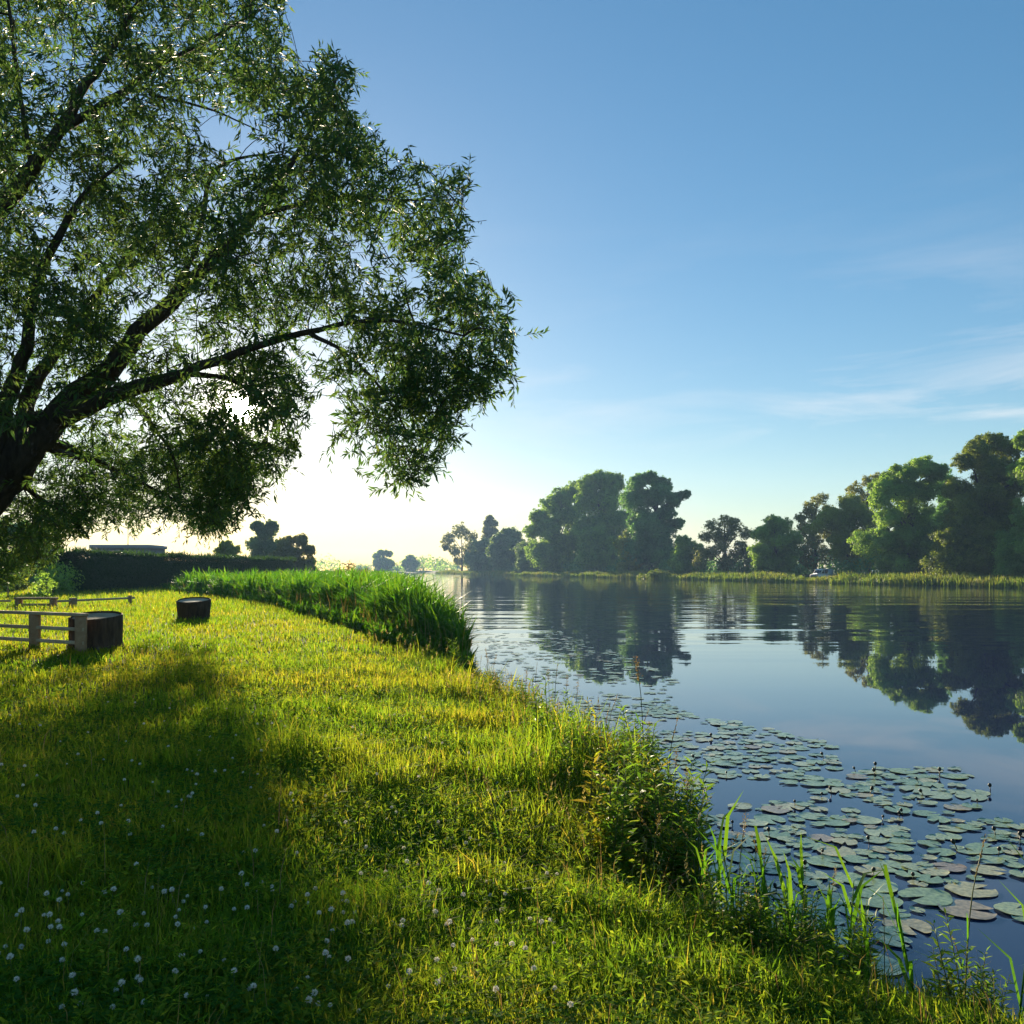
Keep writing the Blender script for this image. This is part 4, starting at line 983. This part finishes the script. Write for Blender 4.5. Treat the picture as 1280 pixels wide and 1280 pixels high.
for i in range(84):
    y_ = rng.uniform(5.4, 8.4); xs = np.interp(y_, [p[1] for p in near[2:14]], [p[0] for p in near[2:14]])
    x_ = xs - abs(rng.normal(0, .38)) + .06
    g_ = rng.random() < .4
    put_weed(x_, y_, int(rng.choice([0, 2, 5]) if g_ else rng.choice([1, 3])), rng.uniform(.85, 1.3), 'leafy weed coloured golden as if backlit in the tall clump where the bank bulges into the water' if g_ else 'green leafy weed in the tall clump where the bank bulges into the water', 'leafy weeds at the bank bulge')
for i in range(46):
    y_ = rng.uniform(8.4, 17); xs = np.interp(y_, [p[1] for p in near[2:14]], [p[0] for p in near[2:14]])
    put_weed(xs - abs(rng.normal(0, .35)) + .04, y_, int(rng.integers(0, 6)), rng.uniform(.65, 1.1), 'leafy weed on the bank edge between the weed clump and the reed bed', 'leafy weeds along the bank edge')
for i in range(26):
    t = rng.random(); y_ = np.interp(t, [0, 1], [4.6, 3.3]); x_ = np.interp(y_, [2.5, 3.55, 4.35, 5.3], [4.6, 2.9, 1.75, 1.15]) - rng.uniform(.0, .5)
    put_weed(x_, y_ - .1, int(rng.choice([1, 3, 4])), rng.uniform(.45, .75), 'low green weed at the bottom right beside the water-lily pads', 'leafy weeds in the near corner')
for i in range(22):
    px_ = rng.uniform(900, 1075); d_ = rng.uniform(4.15, 4.75); x_ = (px_ - 640) / FOC * d_
    put_weed(x_, d_, int(rng.choice([1, 3, 3, 4])), rng.uniform(.5, .9), 'upright leafy weed among the reed shoots in front of the lily pads', 'leafy weeds among the reed shoots')
# broad reed shoots in the bottom right corner
def shoot(seed):
    r = np.random.default_rng(seed); root = empty('reed_shoot', (0, 0, 0), 'x', 'reed'); h = r.uniform(.5, .75)
    mb = MB(); mb.tube([(0, 0, 0), (.01, 0, h * .5), (.03, .01, h * .9)], [.005, .004, .002], 6); mb.build('stem', [M['reed']], root)
    mb = MB(); n = 8
    t = np.linspace(.15, .85, n); b = np.stack([.03 * t, .01 * t, t * h], 1)
    blades(mb, b, r.uniform(.22, .38, n), np.full(n, .02), np.arange(n) * 3.14 + r.normal(0, .4, n), r.uniform(.25, .9, n)); mb.build('leaf', [M['reed']], root)
    return root
RS = [shoot(s) for s in (21, 22, 23, 24)]
for i, (px, d_) in enumerate([(905, 4.7), (955, 4.65), (965, 4.6), (1000, 4.5), (1030, 4.45), (1045, 4.5), (1060, 4.2), (985, 4.2), (925, 4.4), (1090, 4.0), (1150, 3.8), (1010, 4.8), (1270, 3.5), (880, 4.8)]):
    o = RS[i] if i < 4 else copy_thing(RS[i % 4], (0, 0, 0), 0)
    x_ = (px - 640) / FOC * d_; o.location = (x_, d_, max(gz(x_, d_), -.1)); o.rotation_euler = (rng.normal(0, .08), rng.normal(0, .08), rng.uniform(0, 6.28)); s_ = rng.uniform(.65, 1.0); o.scale = (s_,) * 3
    tag(o, 'broad-leaved reed shoot rising in front of the lily pads at the bottom right', 'reed', 'reed shoots in the near corner')

# ------------------------------------------------------------------ air
mb = MB(); mb.box((0, 0, 17), (3100, 3100, 36)); hz = mb.build('haze', [])
m, nt, out = newmat('haze'); v = nd(nt, 'ShaderNodeVolumePrincipled'); v.inputs['Density'].default_value = .00027; v.inputs['Color'].default_value = (.4, .62, 1, 1); v.inputs['Anisotropy'].default_value = .25
nt.links.new(v.outputs[0], out.inputs['Volume']); hz.data.materials.append(m); tag(hz, 'thin evening haze over the river and fields', 'haze', kind='stuff')

# ------------------------------------------------------------------ sky and sun
S = Vector(((300 - 640) / FOC, 1, (HZ - 510) / FOC)).normalized()
el = math.asin(S.z); azm = math.atan2(S.x, S.y)
w = bpy.data.worlds.new('World'); sc.world = w; w.use_nodes = True; nt = w.node_tree; nt.nodes.clear()
out = nt.nodes.new('ShaderNodeOutputWorld'); bg = nt.nodes.new('ShaderNodeBackground'); bg.inputs[1].default_value = .107
sky = nt.nodes.new('ShaderNodeTexSky'); sky.sky_type = 'NISHITA'; sky.sun_disc = False; sky.sun_elevation = el; sky.sun_rotation = azm % (2 * math.pi)
sky.air_density = 1.0; sky.dust_density = .2; sky.ozone_density = 2.6; sky.altitude = 50
tc = nt.nodes.new('ShaderNodeTexCoord')
# thin high cloud, drawn out along the horizon
mp = nd(nt, 'ShaderNodeMapping'); mp.inputs['Scale'].default_value = (1.6, 1.6, 9); mp.inputs['Location'].default_value = (.3, .2, .4); mp.inputs['Rotation'].default_value = (0, .06, 0)
nz = nd(nt, 'ShaderNodeTexNoise', Scale=2.2, Detail=7.0, Roughness=.6, Distortion=.4)
nt.links.new(tc.outputs['Generated'], mp.inputs[0]); nt.links.new(mp.outputs[0], nz.inputs['Vector'])
sx = nd(nt, 'ShaderNodeSeparateXYZ'); nt.links.new(tc.outputs['Generated'], sx.inputs[0])
band = nd(nt, 'ShaderNodeValToRGB'); e = band.color_ramp.elements
while len(e) < 5: e.new(.5)
for el_, (p_, v_) in zip(e, [(0, .3), (.06, .55), (.17, 1), (.25, .35), (.4, .0)]): el_.position = p_; el_.color = (v_, v_, v_, 1)
nt.links.new(sx.outputs[2], band.inputs[0])
cr = nd(nt, 'ShaderNodeMapRange'); cr.inputs[1].default_value = .48; cr.inputs[2].default_value = .78; cr.inputs[3].default_value = 0; cr.inputs[4].default_value = .5
nt.links.new(nz.outputs[0], cr.inputs[0])
CD = Vector(((1230 - 640) / FOC, 1, (HZ - 505) / FOC)).normalized()      # a broader veil of cloud hangs over the right bank
dc = nd(nt, 'ShaderNodeVectorMath', operation='DOT_PRODUCT'); dc.inputs[1].default_value = CD; nt.links.new(tc.outputs['Generated'], dc.inputs[0])
mc = nd(nt, 'ShaderNodeMapRange'); mc.inputs[1].default_value = math.cos(math.radians(15)); mc.inputs[2].default_value = math.cos(math.radians(2)); mc.inputs[3].default_value = .55; mc.inputs[4].default_value = 1.5
nt.links.new(dc.outputs['Value'], mc.inputs[0])
cb_ = nd(nt, 'ShaderNodeMath', operation='MULTIPLY'); nt.links.new(band.outputs[0], cb_.inputs[0]); nt.links.new(mc.outputs[0], cb_.inputs[1])
cm = nd(nt, 'ShaderNodeMath', operation='MULTIPLY'); nt.links.new(cr.outputs[0], cm.inputs[0]); nt.links.new(cb_.outputs[0], cm.inputs[1])
mx = nd(nt, 'ShaderNodeMix', data_type='RGBA'); mx.inputs[7].default_value = (4.4, 4.2, 4.1, 1)
nt.links.new(cm.outputs[0], mx.inputs[0]); gm = nd(nt, 'ShaderNodeGamma', Gamma=.72); nt.links.new(sky.outputs[0], gm.inputs[0]); hs = nd(nt, 'ShaderNodeHueSaturation', Saturation=1.38); nt.links.new(gm.outputs[0], hs.inputs['Color']); nt.links.new(hs.outputs[0], mx.inputs[6])
# the sun's own disc and the glow of the air round it
dt = nd(nt, 'ShaderNodeVectorMath', operation='DOT_PRODUCT'); dt.inputs[1].default_value = S; nt.links.new(tc.outputs['Generated'], dt.inputs[0])
def glow(width_deg, amp, col, prev):
    c0 = math.cos(math.radians(width_deg))
    a = nd(nt, 'ShaderNodeMath', operation='SUBTRACT'); a.inputs[0].default_value = 1; nt.links.new(dt.outputs['Value'], a.inputs[1])
    b = nd(nt, 'ShaderNodeMath', operation='DIVIDE'); b.inputs[1].default_value = -(1 - c0); nt.links.new(a.outputs[0], b.inputs[0])
    ex_ = nd(nt, 'ShaderNodeMath', operation='EXPONENT'); nt.links.new(b.outputs[0], ex_.inputs[0])
    ad = nd(nt, 'ShaderNodeVectorMath', operation='SCALE'); ad.inputs[0].default_value = [v_ * amp for v_ in col]; nt.links.new(ex_.outputs[0], ad.inputs['Scale'])
    sm_ = nd(nt, 'ShaderNodeVectorMath', operation='ADD'); nt.links.new(prev, sm_.inputs[0]); nt.links.new(ad.outputs[0], sm_.inputs[1])
    return sm_.outputs[0]
o_ = glow(.45, 2500, (1, .93, .8), mx.outputs[2]); o_ = glow(1.6, 25, (1, .88, .66), o_); o_ = glow(5, 1.4, (1, .84, .6), o_)
nt.links.new(o_, bg.inputs[0]); nt.links.new(bg.outputs[0], out.inputs[0])

sl = bpy.data.lights.new('sun', 'SUN'); sl.energy = 5.0; sl.angle = math.radians(.6); sl.color = (1, .84, .6)
so = bpy.data.objects.new('sun', sl); COL.objects.link(so); so.rotation_euler = S.to_track_quat('Z', 'Y').to_euler(); so.location = S * 400

# ------------------------------------------------------------------ camera
cd = bpy.data.cameras.new('camera'); co = bpy.data.objects.new('camera', cd); COL.objects.link(co)
cd.sensor_width = 36; cd.lens = 36 * FOC / 1280; cd.shift_y = (HZ - 640) / 1280; cd.clip_start = .05; cd.clip_end = 6000
co.location = (0, 0, EYE); co.rotation_euler = (math.pi / 2, 0, 0)
sc.camera = co
sc.view_settings.view_transform = 'Standard'; sc.view_settings.look = 'None'; sc.view_settings.gamma = 1; sc.view_settings.exposure = 1.22
cy = sc.cycles
cy.max_bounces = 6; cy.diffuse_bounces = 3; cy.glossy_bounces = 3; cy.transmission_bounces = 4; cy.volume_bounces = 0; cy.transparent_max_bounces = 8
cy.use_adaptive_sampling = True; cy.adaptive_threshold = .015
